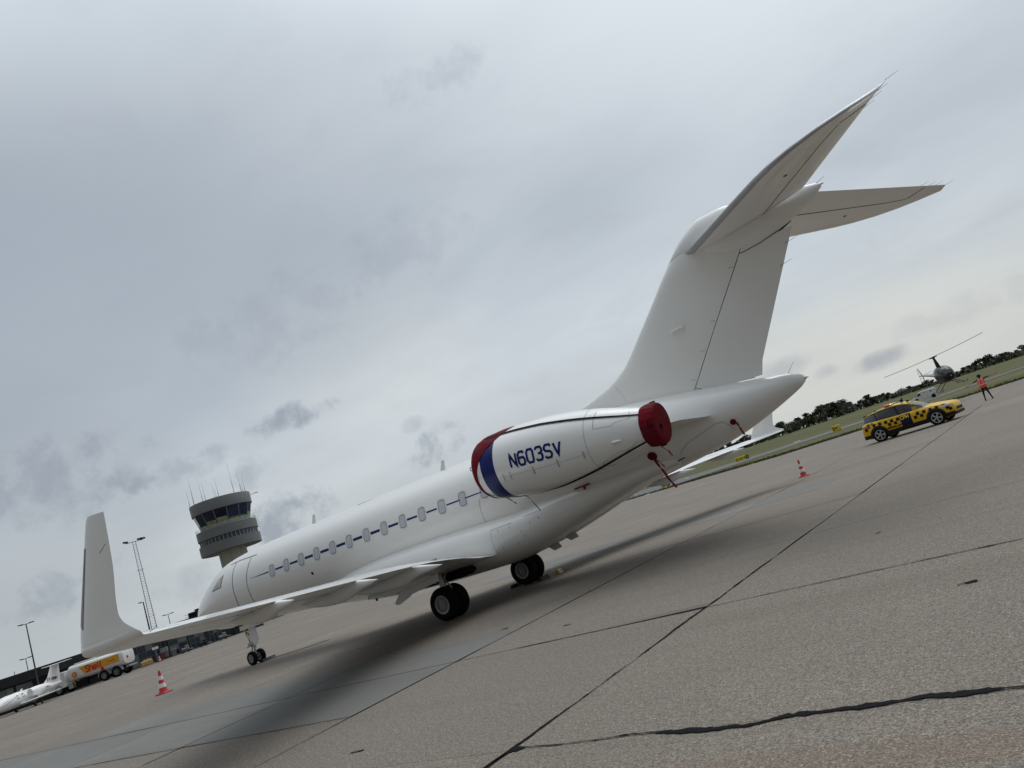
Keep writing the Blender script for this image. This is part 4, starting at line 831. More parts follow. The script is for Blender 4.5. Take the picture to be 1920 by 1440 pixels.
# warning text at the round plug
lettering('DANGER', 0, 0, .055, lambda u, v, l: fsurf(-6.55-u, 2.26-.02*u+v, 1, .005+l), .6, .3, .2).build('letter', 'redp', JET, None)
lettering('HOT EXHAUST'.replace('X', 'Z').replace('U', 'O') if False else 'HOT', 0, 0, .055, lambda u, v, l: fsurf(-6.60-u, 2.16+v, 1, .005+l), .6, .3, .2).build('letter', 'redp', JET, None)
# wheel chocks
def chock(x, y, rz, label, bar=True, ln=.5):
    t = thing('wheel_chock', label, 'wheel chock', (x, y, 0), rz, 'chocks on the apron'); MB().prism([(-.09, 0), (.09, 0), (.03, .11), (-.03, .11)], -ln/2, ln/2, 'y').build('block', 'chockm', t)
    if bar: MB().tube((.05, ln/2-.05, .05), (.75, ln/2-.02, .03), .012, .012, 6).build('rope', 'steel', t)
    return t
chock(-.62, -1.85, 0, 'black rubber chock behind the far main wheels', False); chock(.62, -2.0, math.pi, 'black rubber chock in front of the far main wheels'); chock(12.0, -.25, 0, 'black rubber chock behind the nose wheels', False, .6)
t = thing('chock_rope', 'pale rope trailing from the nose wheel chock', 'rope', (12.0, -.3, 0)); MB().path([(-.1, 0, .05), (-.45, -.25, .02), (-.9, -.42, .015), (-1.5, -.72, .015), (-2.3, -1.15, .015)], .016, 6).build('rope', 'steel', t)
t = thing('wheel_chock', 'yellow-tipped chock beside the far main wheels', 'wheel chock', (-.75, -2.6, 0), .3, 'chocks on the apron'); MB().prism([(-.1, 0), (.1, 0), (.03, .12), (-.03, .12)], -.2, .2, 'y').build('block', 'yelp', t); MB().tube((-.05, .1, .07), (-.9, .25, .04), .014, .014, 6).build('rope', 'galv', t)
# ================================================================ CONTROL TOWER
TX, TY = 99.76, -60.54
T = thing('control_tower', 'round grey control tower with slanted glass cab and a forest of whip antennas', 'control tower', (TX, TY, 0))
def lat(prof, n=64): return MB().lathe([(z, r_) for z, r_ in prof], (0, 0, 0), (0, 0, 1), n)
lat([(0, 2.3), (12.9, 2.24)], 40).build('shaft', 'concw', T)
for a in range(0, 360, 45): MB().box(2.25, 2.27, -.02, .02, 0, 12.8).xf(Matrix.Rotation(R(a), 4, 'Z')).build('shaft_joint', 'seam', T)
lat([(12.78, 2.2), (12.74, 4.75), (12.80, 4.92), (14.36, 4.93), (14.36, 4.6), (14.3, 2.2)]).build('lower_ring', 'tower', T)
lat([(14.3, 4.40), (15.25, 4.40)]).build('office_core', 'gdark', T)
NWN = 44
pm = MB().box(4.56, 4.60, -.27, .27, 14.38, 15.20).mesh('window_pane', 'glassb', None); fm = MB().box(4.58, 4.68, -.04, .04, 14.36, 15.22).mesh('window_mullion', 'mull', None)
for k in range(NWN):
    for nm, me, off in (('window_pane', pm, 0), ('window_mullion', fm, .5)):
        o = link(nm, me, T); o.rotation_euler = (0, 0, 2*math.pi*(k+off)/NWN)
lat([(15.22, 4.5), (15.20, 4.80), (15.24, 4.87), (16.70, 4.88), (16.74, 4.82), (16.70, 4.74), (16.2, 4.70), (16.16, 3.9)]).build('walkway_ring', 'tower', T)
lat([(16.15, 4.1), (17.0, 4.02), (17.08, 4.10), (17.16, 4.02)]).build('cab_sill', 'mull', T)
NC = 14
def cabpt(a, t): r_ = 3.98+(4.72-3.98)*t; return (r_*math.cos(a), r_*math.sin(a), 17.12+(19.58-17.12)*t)
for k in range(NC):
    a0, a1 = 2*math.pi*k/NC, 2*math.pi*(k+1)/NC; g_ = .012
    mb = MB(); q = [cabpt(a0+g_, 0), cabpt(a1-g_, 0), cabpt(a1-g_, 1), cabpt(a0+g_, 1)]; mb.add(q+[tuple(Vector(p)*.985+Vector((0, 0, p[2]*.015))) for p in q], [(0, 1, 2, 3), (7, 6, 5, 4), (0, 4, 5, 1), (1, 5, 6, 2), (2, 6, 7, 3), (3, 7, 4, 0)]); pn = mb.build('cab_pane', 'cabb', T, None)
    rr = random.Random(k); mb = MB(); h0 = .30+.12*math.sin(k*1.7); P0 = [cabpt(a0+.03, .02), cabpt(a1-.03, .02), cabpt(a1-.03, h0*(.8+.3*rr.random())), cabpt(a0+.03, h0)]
    mb.add([(p[0]*1.004, p[1]*1.004, p[2]) for p in P0]+[(p[0]*1.001, p[1]*1.001, p[2]) for p in P0], [(0, 1, 2, 3), (7, 6, 5, 4), (0, 4, 5, 1), (1, 5, 6, 2), (2, 6, 7, 3), (3, 7, 4, 0)]); mb.build('pane_lower_band', 'cabg' if k % 4 == 3 else 'cabin', pn, None)  # coloured band laid over the lower part of each cab pane
    MB().tube(Vector(cabpt(a0, 0))*1.004, Vector(cabpt(a0, 1))*1.004, .035, .035, 6).build('cab_mullion', 'mull', T)
lat([(19.52, 4.0), (19.50, 4.78), (19.54, 4.90), (21.30, 4.93), (21.36, 4.90), (21.32, 4.80), (21.2, 3.5), (21.25, .01)]).build('roof_ring', 'tower', T)
mb = MB(); n = 40
for z in (17.0, 17.22): mb.path([(4.83*math.cos(2*math.pi*k/n), 4.83*math.sin(2*math.pi*k/n), z) for k in range(n+1)], .022, 5)
for k in range(20): a = 2*math.pi*k/20; mb.tube((4.83*math.cos(a), 4.83*math.sin(a), 16.7), (4.83*math.cos(a), 4.83*math.sin(a), 17.22), .02, .02, 5)
mb.build('railing', 'rail', T)
for x, y, z in ((101.98, -57.23, 26.66), (102.5, -56.7, 24.31), (102.0, -57.2, 24.24), (101.2, -58.4, 25.6), (100.9, -58.75, 25.2), (99.74, -60.56, 25.4), (99.9, -60.2, 23.6), (98.3, -62.6, 27.1), (97.62, -63.55, 25.88), (97.2, -64.0, 24.41), (97.4, -63.7, 23.1), (100.3, -64, 24.5), (103, -62, 25)):
    a = MB().tube((x-TX, y-TY, 21.2), (x-TX, y-TY, 21.2+(z-21.2)*.4), .055, .045, 6).tube((x-TX, y-TY, 21.2+(z-21.2)*.4), (x-TX, y-TY, z), .025, .012, 5).build('whip_antenna', 'galv', T)
MB().bbox((-1.5, -1.8, 21.5), (.9, .7, .5), .06).build('roof_unit', 'galv', T); MB().tube((-2.6, -4.1, 20.9), (-3.2, -4.9, 21.0), .05, .05, 6).bbox((-3.3, -5.0, 21.0), (.5, .3, .12), .03, .8).build('roof_floodlight', 'galv', T)

# ================================================================ TERMINAL / HANGAR ROW
BU = Vector((-.455, -.890)).normalized(); BN = Vector((-BU.y*-1, BU.x*-1)); BN = Vector((BU.y, -BU.x)) if BU.y < 0 else BN
BN = Vector((-.890, .455)).normalized(); B0 = Vector((83, -17.5)); brot = math.atan2(BU.y, BU.x)
B = thing('hangar_building', 'low black-roofed hangar row with glazed bay doors behind the fuel tanker', 'building', (B0.x, B0.y, 0), brot)
# local x runs along the front; the front looks towards local -y (the camera side)
if (Matrix.Rotation(brot, 2) @ Vector((0, -1))).dot(BN) < 0: FS = 1
else: FS = -1
def bb(x0, x1, d0, d1, z0, z1): return MB().box(x0, x1, FS*d0, FS*d1, z0, z1)   # d: metres in front of the facade plane
bb(-20, 27.5, -9, -.3, 0, 3.35).build('wall', 'facade', B)
bb(-20, 12, -9.5, 1.4, 2.62, 3.62).build('roof_fascia', 'roofb', B); bb(12.02, 27.6, -9.5, .55, 3.0, 3.62).build('roof_fascia', 'roofb', B)
mb = MB(); mb.tube((1.6, FS*1.0, 3.6), (1.6, FS*1.0, 4.0), .03); mb.build('roof_vent', 'facade', B)
def bay(x0, x1, rows, cols, solid, z1=2.95, parent=B):
    d = link('bay_door', bb(x0, x1, -.28, -.2, .05, z1).mesh('bay_door', 'facade', None), parent)
    for c in range(cols+1):
        x = x0+(x1-x0)*c/cols; bb(x-.035, x+.035, -.2, -.12, .05, z1).build('door_stile', 'dframe', d, None)
    for r_ in range(rows+1):
        z = .08+(z1-.08)*r_/rows; bb(x0+.04, x1-.04, -.2, -.135, z-.03, z+.03).build('door_rail', 'dframe', d, None)
    for r_ in range(rows):
        for c in range(cols):
            xa, xb = x0+(x1-x0)*c/cols+.05, x0+(x1-x0)*(c+1)/cols-.05; za, zb = .08+(z1-.08)*r_/rows+.04, .08+(z1-.08)*(r_+1)/rows-.04
            bb(xa, xb, -.2, -.17, za, zb).build('door_panel' if (r_, c) in solid else 'door_pane', 'dpanel' if (r_, c) in solid else 'glassb', d, None)
bay(12.5, 15.95, 4, 4, {(1, 0), (2, 2), (0, 0)}); bay(16.7, 18.7, 5, 2, {(2, 1), (1, 0), (3, 1)}); bay(18.95, 20.7, 5, 3, {(2, 1), (1, 2), (3, 2), (2, 2)}); bay(21.2, 22.6, 3, 3, {(1, 1)})
for x in (12.2, 16.32, 20.95, 24.2): bb(x-.18, x+.18, -.3, .12, 0, 3.0).build('column', 'dframe' if x == 12.2 else 'facade', B, None)
bb(11.3, 11.9, -.2, .2, 0, 2.6).build('downpipe_cabinet', 'dpanel', B, None)
bay(24.6, 27.2, 3, 4, {(1, 0), (1, 2)}, 2.2)
for i in range(7):
    x0 = -9.2+i*1.75; w_ = link('window', bb(x0, x0+1.62, -.28, -.22, .3, 2.5).mesh('window', 'dframe', None), B)
    for r_ in range(3):
        for c in range(2): bb(x0+.06+c*.78, x0+.80+c*.76, -.21, -.18, .36+r_*.71, 1.0+r_*.71).build('window_pane', 'paleglass', w_, None)
    if i % 2 == 0: bb(x0-.16, x0-.02, -.3, .0, 0, 2.6).build('column', 'facade', B, None)
def bpos(s, d): v = B0+BU*s+BN*d; return (v.x, v.y)

# lamp masts
def box_light(mb, x, y, z, w_=.5): mb.bbox((x, y, z), (w_, .32, .14), .03, 0, R(12))
t = thing('floodlight_mast', 'tall ladder-like floodlight mast between the winglet and the control tower', 'light mast', (80.85, -34.15, 0), math.atan2(BU.y, BU.x))
for s in (-1, 1): MB().tube((s*.34, 0, 0), (s*.17, 0, 14.9), .055, .035, 8).build('mast_leg', 'galv', t)
for k in range(44):
    z = 1+k*.315; w_ = .34-(.17*z/14.9); MB().tube((-w_, 0, z), (w_, 0, z), .018, .018, 5).build('rung', 'galv', t)
for z in (5.4, 11.3): MB().tube((-.42, 0, z), (.42, 0, z), .03, .03, 5).build('mast_bracket', 'galv', t)
MB().tube((-1.0, 0, 14.95), (1.1, 0, 14.95), .04, .04, 6).build('crossarm', 'pole', t)
for x in (-.95, .7, 1.05): MB().bbox((x, 0, 15.12), (.62, .4, .2), .04, 0, R(8)).build('floodlight', 'pole', t)
def lamp_post(x, y, h, label, arm=.7, single=False, r_=.09):
    t = thing('lamp_post', label, 'lamp post', (x, y, 0), math.atan2(BU.y, BU.x), 'lamp posts by the hangar row'); MB().tube((0, 0, 0), (0, 0, h), r_, r_*.55, 8).build('post', 'pole', t)
    MB().tube((-arm*.7, 0, h), (arm*(.1 if single else .9), 0, h+.02), .035, .035, 6).build('arm', 'pole', t)
    for k in ((-.7,) if single else (-.7, .7)): MB().bbox((arm*k, 0, h+.05), (arm*.7, .25, .09), .025).build('lamp_head', 'pole', t)
lamp_post(72.53, -16.9, 7.95, 'tall dark lamp post left of the near winglet'); lamp_post(86.67, -21.92, 5.1, 'shorter lamp post beside the tall one at the far left', .6, r_=.07)
lamp_post(72.36, -28.9, 6.85, 'dark pole with one small lamp standing in front of the floodlight mast', .5, True, .11); lamp_post(88.63, -40.72, 5.25, 'short twin-headed lamp post behind the near wing', .75, r_=.07)
lamp_post(78.45, -40.2, 4.5, 'small hooked lamp post on the hangar roof by the aircraft nose', .6, True, .045)

# ================================================================ VEHICLES AND KIT IN THE DISTANCE
def simple_wheel(R0, W, rimr, n=20, spokes=0):
    t = MB().lathe([(-W/2*.8, rimr*.9), (-W/2, rimr*1.1), (-W/2, R0*.88), (-W/2*.7, R0), (W/2*.7, R0), (W/2, R0*.88), (W/2, rimr*1.1), (W/2*.8, rimr*.9)], (0, 0, 0), (0, 1, 0), n).mesh('tyre', 'rubber', 40)
    r_ = MB()
    for s in (1, -1):
        if spokes:
            r_.lathe([(W*.38, rimr*1.0), (W*.47, rimr*1.02), (W*.46, rimr*.9), (W*.38, rimr*.88)], (0, 0, 0), (0, s, 0), n, caps=False); r_.lathe([(W*.2, rimr*.2), (W*.46, rimr*.2), (W*.48, .001)], (0, 0, 0), (0, s, 0), 12)
            for k in range(spokes):
                a = 2*math.pi*k/spokes; c, s2 = math.cos(a), math.sin(a); p = [(rimr*.15, -rimr*.10), (rimr*.92, -rimr*.30), (rimr*.92, rimr*.06), (rimr*.15, rimr*.08)]
                vs = [(q[0]*c-q[1]*s2, s*yy, q[0]*s2+q[1]*c) for yy in (W*.34, W*.46) for q in p]; r_.add(vs, [(0, 1, 2, 3), (7, 6, 5, 4), (0, 4, 5, 1), (1, 5, 6, 2), (2, 6, 7, 3), (3, 7, 4, 0)])
        else: r_.lathe([(W*.40, rimr), (W*.46, rimr*.95), (W*.30, rimr*.6), (W*.28, rimr*.4), (W*.5, rimr*.32), (W*.5, .001)], (0, 0, 0), (0, s, 0), n)
    return r_.mesh('wheel', 'rim', 35), t
def set_wheel(ws, loc, par):
    o = link('wheel', ws[0], par); o.location = loc; link('tyre', ws[1], o); return o
# fuel tanker (local x forward = towards the cab)
TK = thing('fuel_tanker', 'white fuel tanker with a yellow panel reading Shell standing before the hangar row', 'tanker truck', (73.75, -23.7, 0), math.atan2(.492, .871))
def rr_ring(x, w_, z0, z1, e=.55, n=28):
    zc, h = (z0+z1)/2, (z1-z0)/2
    return [(x, w_*math.copysign(abs(math.cos(2*math.pi*k/n))**e, math.cos(2*math.pi*k/n)), zc+h*math.copysign(abs(math.sin(2*math.pi*k/n))**e, math.sin(2*math.pi*k/n))) for k in range(n)]
TS = -1 if (Matrix.Rotation(TK.rotation_euler.z, 2) @ Vector((0, -1))).dot(Vector((-90, 43))) > 0 else 1    # which side looks at the camera
tk = MB().loft([rr_ring(-3.28, .80, 1.2, 2.35), rr_ring(-3.22, .98, 1.02, 2.52), rr_ring(-3.0, 1.05, .96, 2.6), rr_ring(3.0, 1.05, .96, 2.6), rr_ring(3.22, .98, 1.02, 2.52), rr_ring(3.28, .80, 1.2, 2.35)]).build('tank', 'truckw', TK, 50)
for x in (-3.02, 3.02): MB().loft([rr_ring(x-.03, 1.075, .94, 2.62), rr_ring(x+.03, 1.075, .94, 2.62)]).build('tank_rib', 'truckw', tk, 50)
MB().bbox((0, 0, 2.66), (5.6, .7, .12), .04).build('walkway', 'truckw', TK); 
YF = TS*1.062
def side(poly, m_, name, lift=0): return MB().prism([(a, b) for a, b in poly], YF-.02*TS, YF+(.006+lift)*TS, 'y').build(name, m_, TK, None)
side([(2.85*-1, 2.30), (1.55, 2.30), (.95, 1.28), (-2.85, 1.28+.35)] if False else [(-2.8, 2.28), (1.85, 2.22), (1.25, 1.42), (-2.8, 1.50)], 'shelly', 'yellow_panel')
xs_ = lambda u: (1.15-u) if TS*1 > 0 else (1.15-u)
lettering('Shell', 0, 0, .62, lambda u, v, l: (1.05-u*1.0, YF+(.012+l)*TS, 1.52+v), .52, .2, .26).build('letter', 'shellr', TK, None)
lettering('-----', 0, 0, .12, lambda u, v, l: (-1.55-u, YF+(.012+l)*TS, 1.78+v), 1.2, .0, .9).build('red_caption', 'shellr', TK, None)
MB().lathe([(0, .30), (.008, .30)], (2.45, YF, 1.62), (0, TS, 0), 24).build('round_emblem', 'shellr', TK, None)
mb = MB(); pts = [(0, -.24)] + [(.235*math.cos(R(a)), .235*math.sin(R(a))+.0) for a in range(-40, 221, 20)]; mb.prism([(2.45+a, 1.62+b) for a, b in pts], YF+.008*TS, YF+.014*TS, 'y'); mb.build('emblem_shell', 'shelly', TK, None)
side([(-.62, 1.32), (-.42, 1.12), (-.62, .92+.0), (-.82, 1.12)] if False else [(-.75, 1.55), (-.52, 1.32), (-.75, 1.09), (-.98, 1.32)], 'shellr', 'hazard_diamond', .02)
MB().lathe([(0, .16), (.01, .16)], (-3.29, TS*.35, 1.7), (-1, 0, 0), 14).build('rear_emblem', 'shellr', TK, None)
MB().bbox((.5, 0, .82), (7.6, .8, .2), .03).build('chassis', 'plast', TK); MB().bbox((1.9, TS*.72, .62), (1.3, .5, .62), .04).build('side_locker', 'gdark', TK); MB().bbox((3.2, TS*.6, .7), (.5, .7, .75), .04).build('pump_cabinet', 'galv', TK)
mb = MB(); mb.path([(2.6, TS*.95, .75), (2.8, TS*.95, .98), (3.1, TS*.95, .9), (3.25, TS*.95, 1.0)], .04, 6); mb.build('hose', 'yelp', TK)
tw = simple_wheel(.56, .34, .31)
for x in (-.75, -2.2): 
    for s in (1, -1): set_wheel(tw, (x, s*.88, .56), TK)
    mb = MB(); n = 14; mb.loft([[(x+.68*math.cos(math.pi*k/n), yy, .56+.68*math.sin(math.pi*k/n)) for k in range(n+1)] + [(x+.62*math.cos(math.pi*k/n), yy, .56+.62*math.sin(math.pi*k/n)) for k in range(n, -1, -1)] for yy in (TS*.66, TS*1.04)]); mb.build('mudguard', 'galv', TK, 40)
for s in (1, -1): set_wheel(tw, (4.5, s*.88, .56), TK)
MB().loft([[(3.6, y, .7), (5.5, y, .7), (5.65, y, 1.3), (5.45, y, 2.15), (3.6, y, 2.15)] for y in (-1.05, 1.05)]).build('cab', 'truckw', TK, 30)
MB().loft([[(4.2, y, 1.35), (5.72, y, 1.38), (5.56, y, 2.02), (4.2, y, 2.02)] for y in (-1.06, 1.06)]).build('cab_glass', 'glassd', TK, 30)
MB().bbox((4.6, 0, 2.22), (2.0, 2.0, .14), .05).build('cab_roof', 'truckw', TK); MB().lathe([(0, .09), (.14, .08), (.18, .03)], (4.9, TS*.6, 2.29), (0, 0, 1), 12).build('beacon', mat('lit_beacon', (.8, .35, .02), .3, emit=(1, .5, .08, 3)), TK)
MB().bbox((-3.35, 0, .75), (.12, 1.9, .16), .03).build('rear_bumper', 'galv', TK); MB().bbox((-3.42, TS*.75, .75), (.05, .25, .12), .02).build('rear_lamp', 'tail_light', TK)
# light jet (local x forward)
J2 = thing('light_jet', 'small white light jet with over-wing engines and lettering T7-DNH on its fin', 'aeroplane', (72.6, -15.2, 0), 0)
hd = Vector((.4305*-1+.0, 0)); az = R(-22.8); dv = Vector((math.cos(az), math.sin(az))); lv = Vector((-math.sin(az), math.cos(az))); hv = (lv*.70 - dv*.71).normalized(); J2.rotation_euler = (0, 0, math.atan2(hv.y, hv.x)); J2.scale = (.80, .80, .80)
J2S = 1 if (Vector((-hv.y, hv.x))).dot(-dv) > 0 else -1
JF = [(5.6, 1.02, 1.00, .02), (5.4, 1.14, .90, .14), (5.0, 1.27, .80, .32), (4.4, 1.46, .70, .5), (3.8, 1.66, .64, .62), (3.3, 1.92, .60, .70), (2.7, 2.15, .57, .76), (2, 2.24, .56, .79), (0, 2.25, .56, .79), (-1.5, 2.22, .60, .77), (-3, 2.15, .85, .68), (-4.4, 2.05, 1.2, .5), (-5.6, 1.95, 1.5, .3), (-6.3, 1.85, 1.68, .1)]
jfx = [f[0] for f in JF]
def jf(x): return [pchip(jfx, [f[k] for f in JF], x) for k in (1, 2, 3)]
def jring(x, n=28):
    zt, zb, hw = jf(x); return [(x, hw*math.cos(2*math.pi*k/n), (zt+zb)/2+(zt-zb)/2*math.sin(2*math.pi*k/n)) for k in range(n)]
def js(x, z, s=J2S, off=.006):
    zt, zb, hw = jf(x); q = max(-1, min(1, (z-(zt+zb)/2)/((zt-zb)/2))); a = math.asin(q); return (x, s*(hw*math.cos(a)+off), z+off*q)
MB().loft([jring(5.6-11.9*i/60) for i in range(61)]).build('fuselage', 'white2', J2, 60)
def jpatch(pts, m_, name, par=J2, off=.008): return MB().add([js(a, b, J2S, off) for a, b in pts], [tuple(range(len(pts)))]).build(name, m_, par, None)
for x in (1.15, .35, -.45): jpatch(rrect(x, 1.72, .34, .42, .12), 'glassd', 'window')
wd = jpatch([(3.62, 1.50), (2.95, 1.50), (2.5, 1.62), (2.62, 1.86), (3.0, 1.97)], 'glassd', 'windshield'); jpatch([(4.05, 1.42), (3.72, 1.44), (3.2, 1.88), (3.3, 1.86)], 'glassd', 'windshield')
mb = MB(); ribbon(mb, [(4.9, 1.02), (4.0, 1.12), (3.0, 1.25), (2.0, 1.55), (1.3, 1.80), (.6, 1.98), (-.2, 2.08), (-1.5, 2.14)], .07, lambda u, v: js(u, v, J2S, .007), .2); mb.build('grey_stripe', 'lead', J2, None)
for s in (1, -1):
    MB().loft([section((1.0, s*.3, .78), (-1.6, s*.3, .74), .14), section((.6, s*1.0, .80), (-1.35, s*1.0, .78), .13), section((-.45, s*5.3, 1.02), (-1.15, s*5.3, 1.02), .11), section((-.85, s*5.75, 1.3), (-1.3, s*5.8, 1.32), .1)]).build('wing', 'white2', J2, 40)
    MB().lathe([(-1.7, .32), (-1.72, .42), (-1.4, .50), (-.6, .54), (.4, .50), (1.2, .36), (1.3, .30)], (-1.6, s*1.55, 1.75), (-1, 0, 0), 24).build('engine_nacelle', 'white2', J2, 40)
    MB().lathe([(-1.69, .30), (-1.66, .28)], (-1.6, s*1.55, 1.75), (-1, 0, 0), 20).build('engine_intake', 'gdark', J2); MB().loft([[(-1.0, s*1.5-.08, .8), (-1.0, s*1.5+.08, .8), (-2.6, s*1.5+.06, .85), (-2.6, s*1.5-.06, .85)], [(-.8, s*1.5-.08, 1.4), (-.8, s*1.5+.08, 1.4), (-2.7, s*1.5+.06, 1.5), (-2.7, s*1.5-.06, 1.5)]]).build('engine_pylon', 'white2', J2)
    MB().loft([section((-5.15, s*.05, 4.1), (-6.5, s*.05, 4.12), .1), section((-5.75, s*2.1, 4.15), (-6.6, s*2.1, 4.16), .09)]).build('tailplane', 'white2', J2, 40)
    MB().tube((-.35, s*1.4, .75), (-.4, s*1.45, .25), .05).build('main_gear_leg', 'steel', J2)
    set_wheel(simple_wheel(.24, .16, .12, 16), (-.4, s*1.45, .24), J2)
lettering('HONDA', 0, 0, .12, lambda u, v, l: (-1.75-u if J2S > 0 else -2.4+u, J2S*(1.55+.53+l), 1.72+v), .7, .2, .25).build('letter', 'redp', J2, None)
MB().loft([section((-3.2, 0, 1.95), (-6.2, 0, 1.8), .06, 0, 1, (0, 1, 0)), section((-4.3, 0, 2.8), (-6.3, 0, 2.75), .08, 0, 1, (0, 1, 0)), section((-5.15, 0, 4.15), (-6.45, 0, 4.15), .09, 0, 1, (0, 1, 0))]).build('fin', 'white2', J2, 40)
lettering('T7-DNH', 0, 0, .34, lambda u, v, l: (-4.05-u+.0, J2S*(.105+l), 2.32+v), .62, .22, .2).build('letter', 'plast', J2, None)
MB().tube((3.6, 0, .75), (3.62, 0, .22), .04).build('nose_gear_leg', 'steel', J2); set_wheel(simple_wheel(.2, .12, .1, 16), (3.62, 0, .2), J2)
MB().loft([[(-.3, -.03, 2.2), (.1, -.03, 2.2), (.1, .03, 2.2), (-.3, .03, 2.2)], [(-.45, -.01, 2.5), (-.25, -.01, 2.5), (-.25, .01, 2.5), (-.45, .01, 2.5)]]).build('blade_antenna', 'white2', J2)
# kit by the hangar
x, y = bpos(13.3, 1.6); t = thing('ground_cart', 'ochre bagged load on the ground by the hangar doors', 'pallet', (73.0, -28.1, 0), brot)
MB().bbox((0, 0, .33), (1.25, .8, .55), .09).bbox((.1, 0, .64), (.9, .6, .14), .06).build('bagged_load', 'crate', t); MB().bbox((0, 0, .05), (1.3, .9, .08), .01).build('pallet_base', 'wood', t)
t = thing('equipment_rack', 'pale grey rounded equipment rack with a red extinguisher beside the small cone', 'equipment rack', (71.6, -29.55, 0), brot)
for x in (-.36, .36): MB().tube((x, 0, 0), (x, 0, 1.15), .04, .04, 8).build('upright', 'dpanel', t)
MB().bbox((0, 0, 1.1), (.85, .35, .5), .14).build('head_panel', 'dpanel', t); MB().lathe([(0, .09), (.6, .09), (.68, .04)], (-.15, FS*.2, .25), (0, 0, 1), 12).build('extinguisher', 'redp', t); MB().bbox((.15, 0, .55), (.35, .25, .6), .03).build('cabinet', 'dframe', t)
t = thing('notice_board', 'two small white notices on a post in front of the bay door', 'sign', (71.4, -28.5, 0), brot); MB().tube((0, 0, 0), (0, 0, 1.75), .025).build('post', 'galv', t)
for x in (-.17, .17): MB().bbox((x, FS*.03, 1.58), (.28, .02, .28), .005).build('notice', 'conewht', t)
t = thing('wheelie_bin', 'grey bin with a lid at the hangar doors', 'bin', (70.9, -30.2, 0), brot); MB().loft([[(-.2, -.2, .08), (.2, -.2, .08), (.2, .2, .08), (-.2, .2, .08)], [(-.28, -.26, .78), (.28, -.26, .78), (.28, .26, .78), (-.28, .26, .78)]]).build('bin_body', 'dframe', t); MB().bbox((0, 0, .81), (.6, .56, .07), .02).build('bin_lid', 'dpanel', t)
for i, (q, lab) in enumerate((((70.6, -31.4), 'grey wheeled ground power unit next to the bin'), ((69.8, -33.2), 'low dark tug parked along the hangar row'), ((69.0, -35.2), 'low grey trolley at the far end of the hangar row'))):
    t = thing('ground_unit', lab, 'airport cart', (q[0], q[1], 0), brot, 'ground units by the hangar'); MB().bbox((0, 0, .38), (.9, .6, .36), .08).bbox((.2, 0, .66), (.4, .45, .25), .06).build('housing', 'dframe' if i != 1 else 'plast', t)
    for a in (-.3, .3):
        for b in (-.27, .27): set_wheel(simple_wheel(.15, .08, .08, 12), (a, b, .15), t)
    MB().tube((.45, 0, .3), (.9, 0, .2), .02).build('tow_bar', 'galv', t)
t = thing('roof_plant', 'black boxy plant unit on the hangar roof seen above the near wing', 'roof unit', (80.1, -39.4, 0), brot)
MB().bbox((-.1, 0, 3.98), (1.5, 1.4, .74), .05).build('plant_casing', 'bblack', t); MB().bbox((.35, 0, 4.46), (.7, 1.1, .26), .04).build('plant_cowl', 'bblack', t); MB().bbox((.78, 0, 4.1), (.2, 1.2, .9), .04).build('plant_duct', 'plast', t)
MB().tube((-.9, 0, 4.2), (-1.3, 0, 4.22), .025).tube((-.9, 0, 3.95), (-1.3, 0, 3.9), .025).build('pipe_stub', 'galv', t)
t = thing('roof_vent', 'red vent cowl on the hangar roof between the black plant unit and the aircraft nose', 'roof vent', (79.0, -40.35, 0), brot); MB().loft([[(a*q, b*q, z) for a, b in ((-1, -1), (1, -1), (1, 1), (-1, 1))] for z, q in ((3.6, .30), (3.95, .27), (4.0, .16), (4.3, .10))]).build('vent_cowl', 'conered', t)
# ================================================================ CONES
def cone(x, y, h, label, rz=0):
    t = thing('traffic_cone', label, 'traffic cone', (x, y, 0), rz, 'red and white traffic cones')
    k = h/.75; b = .40*k
    MB().bbox((0, 0, .02*k), (b, b, .045*k), .015*k).build('base', 'conered', t)
    rad = lambda z: (.128-(z-.10)*.1492)*k
    def seg(z0, z1, m_, nm, e=0): MB().lathe([(z0*k, rad(z0)+e), (z1*k, rad(z1)+e)], (0, 0, 0), (0, 0, 1), 24).build(nm, m_, t)
    MB().lathe([(.04*k, .17*k), (.10*k, .128*k), (.73*k, .034*k), (.75*k, .026*k), (.75*k, .02*k)], (0, 0, 0), (0, 0, 1), 24).build('cone_body', 'conered', t)
    seg(.20, .335, 'conewht', 'white_band', .004); seg(.45, .575, 'conewht', 'white_band', .004)
    return t
cone(16.5, 1.63, .92, 'red and white traffic cone on the apron left of the nose wheel', .3); cone(-5.85, -15.06, .74, 'red and white traffic cone on the apron beyond the tail cone', .5); cone(71.2, -28.6, .72, 'tiny red and white cone at the hangar doors', .2)

# ================================================================ AIRFIELD SIGNS, MARKERS
def sign(x, y, w_, h, rz, label, text, extra=None):
    t = thing('taxiway_sign', label, 'sign', (x, y, terrain_z(x, y)), rz, 'yellow taxiway signs')
    for a in (-w_*.35, w_*.35): MB().tube((a, 0, 0), (a, 0, .2), .03).build('leg', 'galv', t)
    MB().bbox((0, 0, .18+h/2), (w_, .16, h), .03).build('sign_box', 'signy', t)
    lettering(text, 0, 0, h*.5, lambda u, v, l: (-w_/2+.12+u, -.083-l, .18+h*.25+v), .6, .3, .24).build('letter', 'bblack', t, None)
    if extra:
        MB().bbox((w_/2-h*.42, -.02, .18+h/2), (h*.8, .15, h*.98), .03).build('location_panel', 'bblack', t)
        lettering(extra, 0, 0, h*.5, lambda u, v, l: (w_/2-h*.58+u, -.10-l, .18+h*.25+v), .6, .3, .22).build('letter', 'signy', t, None)
def facecam(x, y): return math.atan2(CAMP.y-y, CAMP.x-x)+math.pi/2
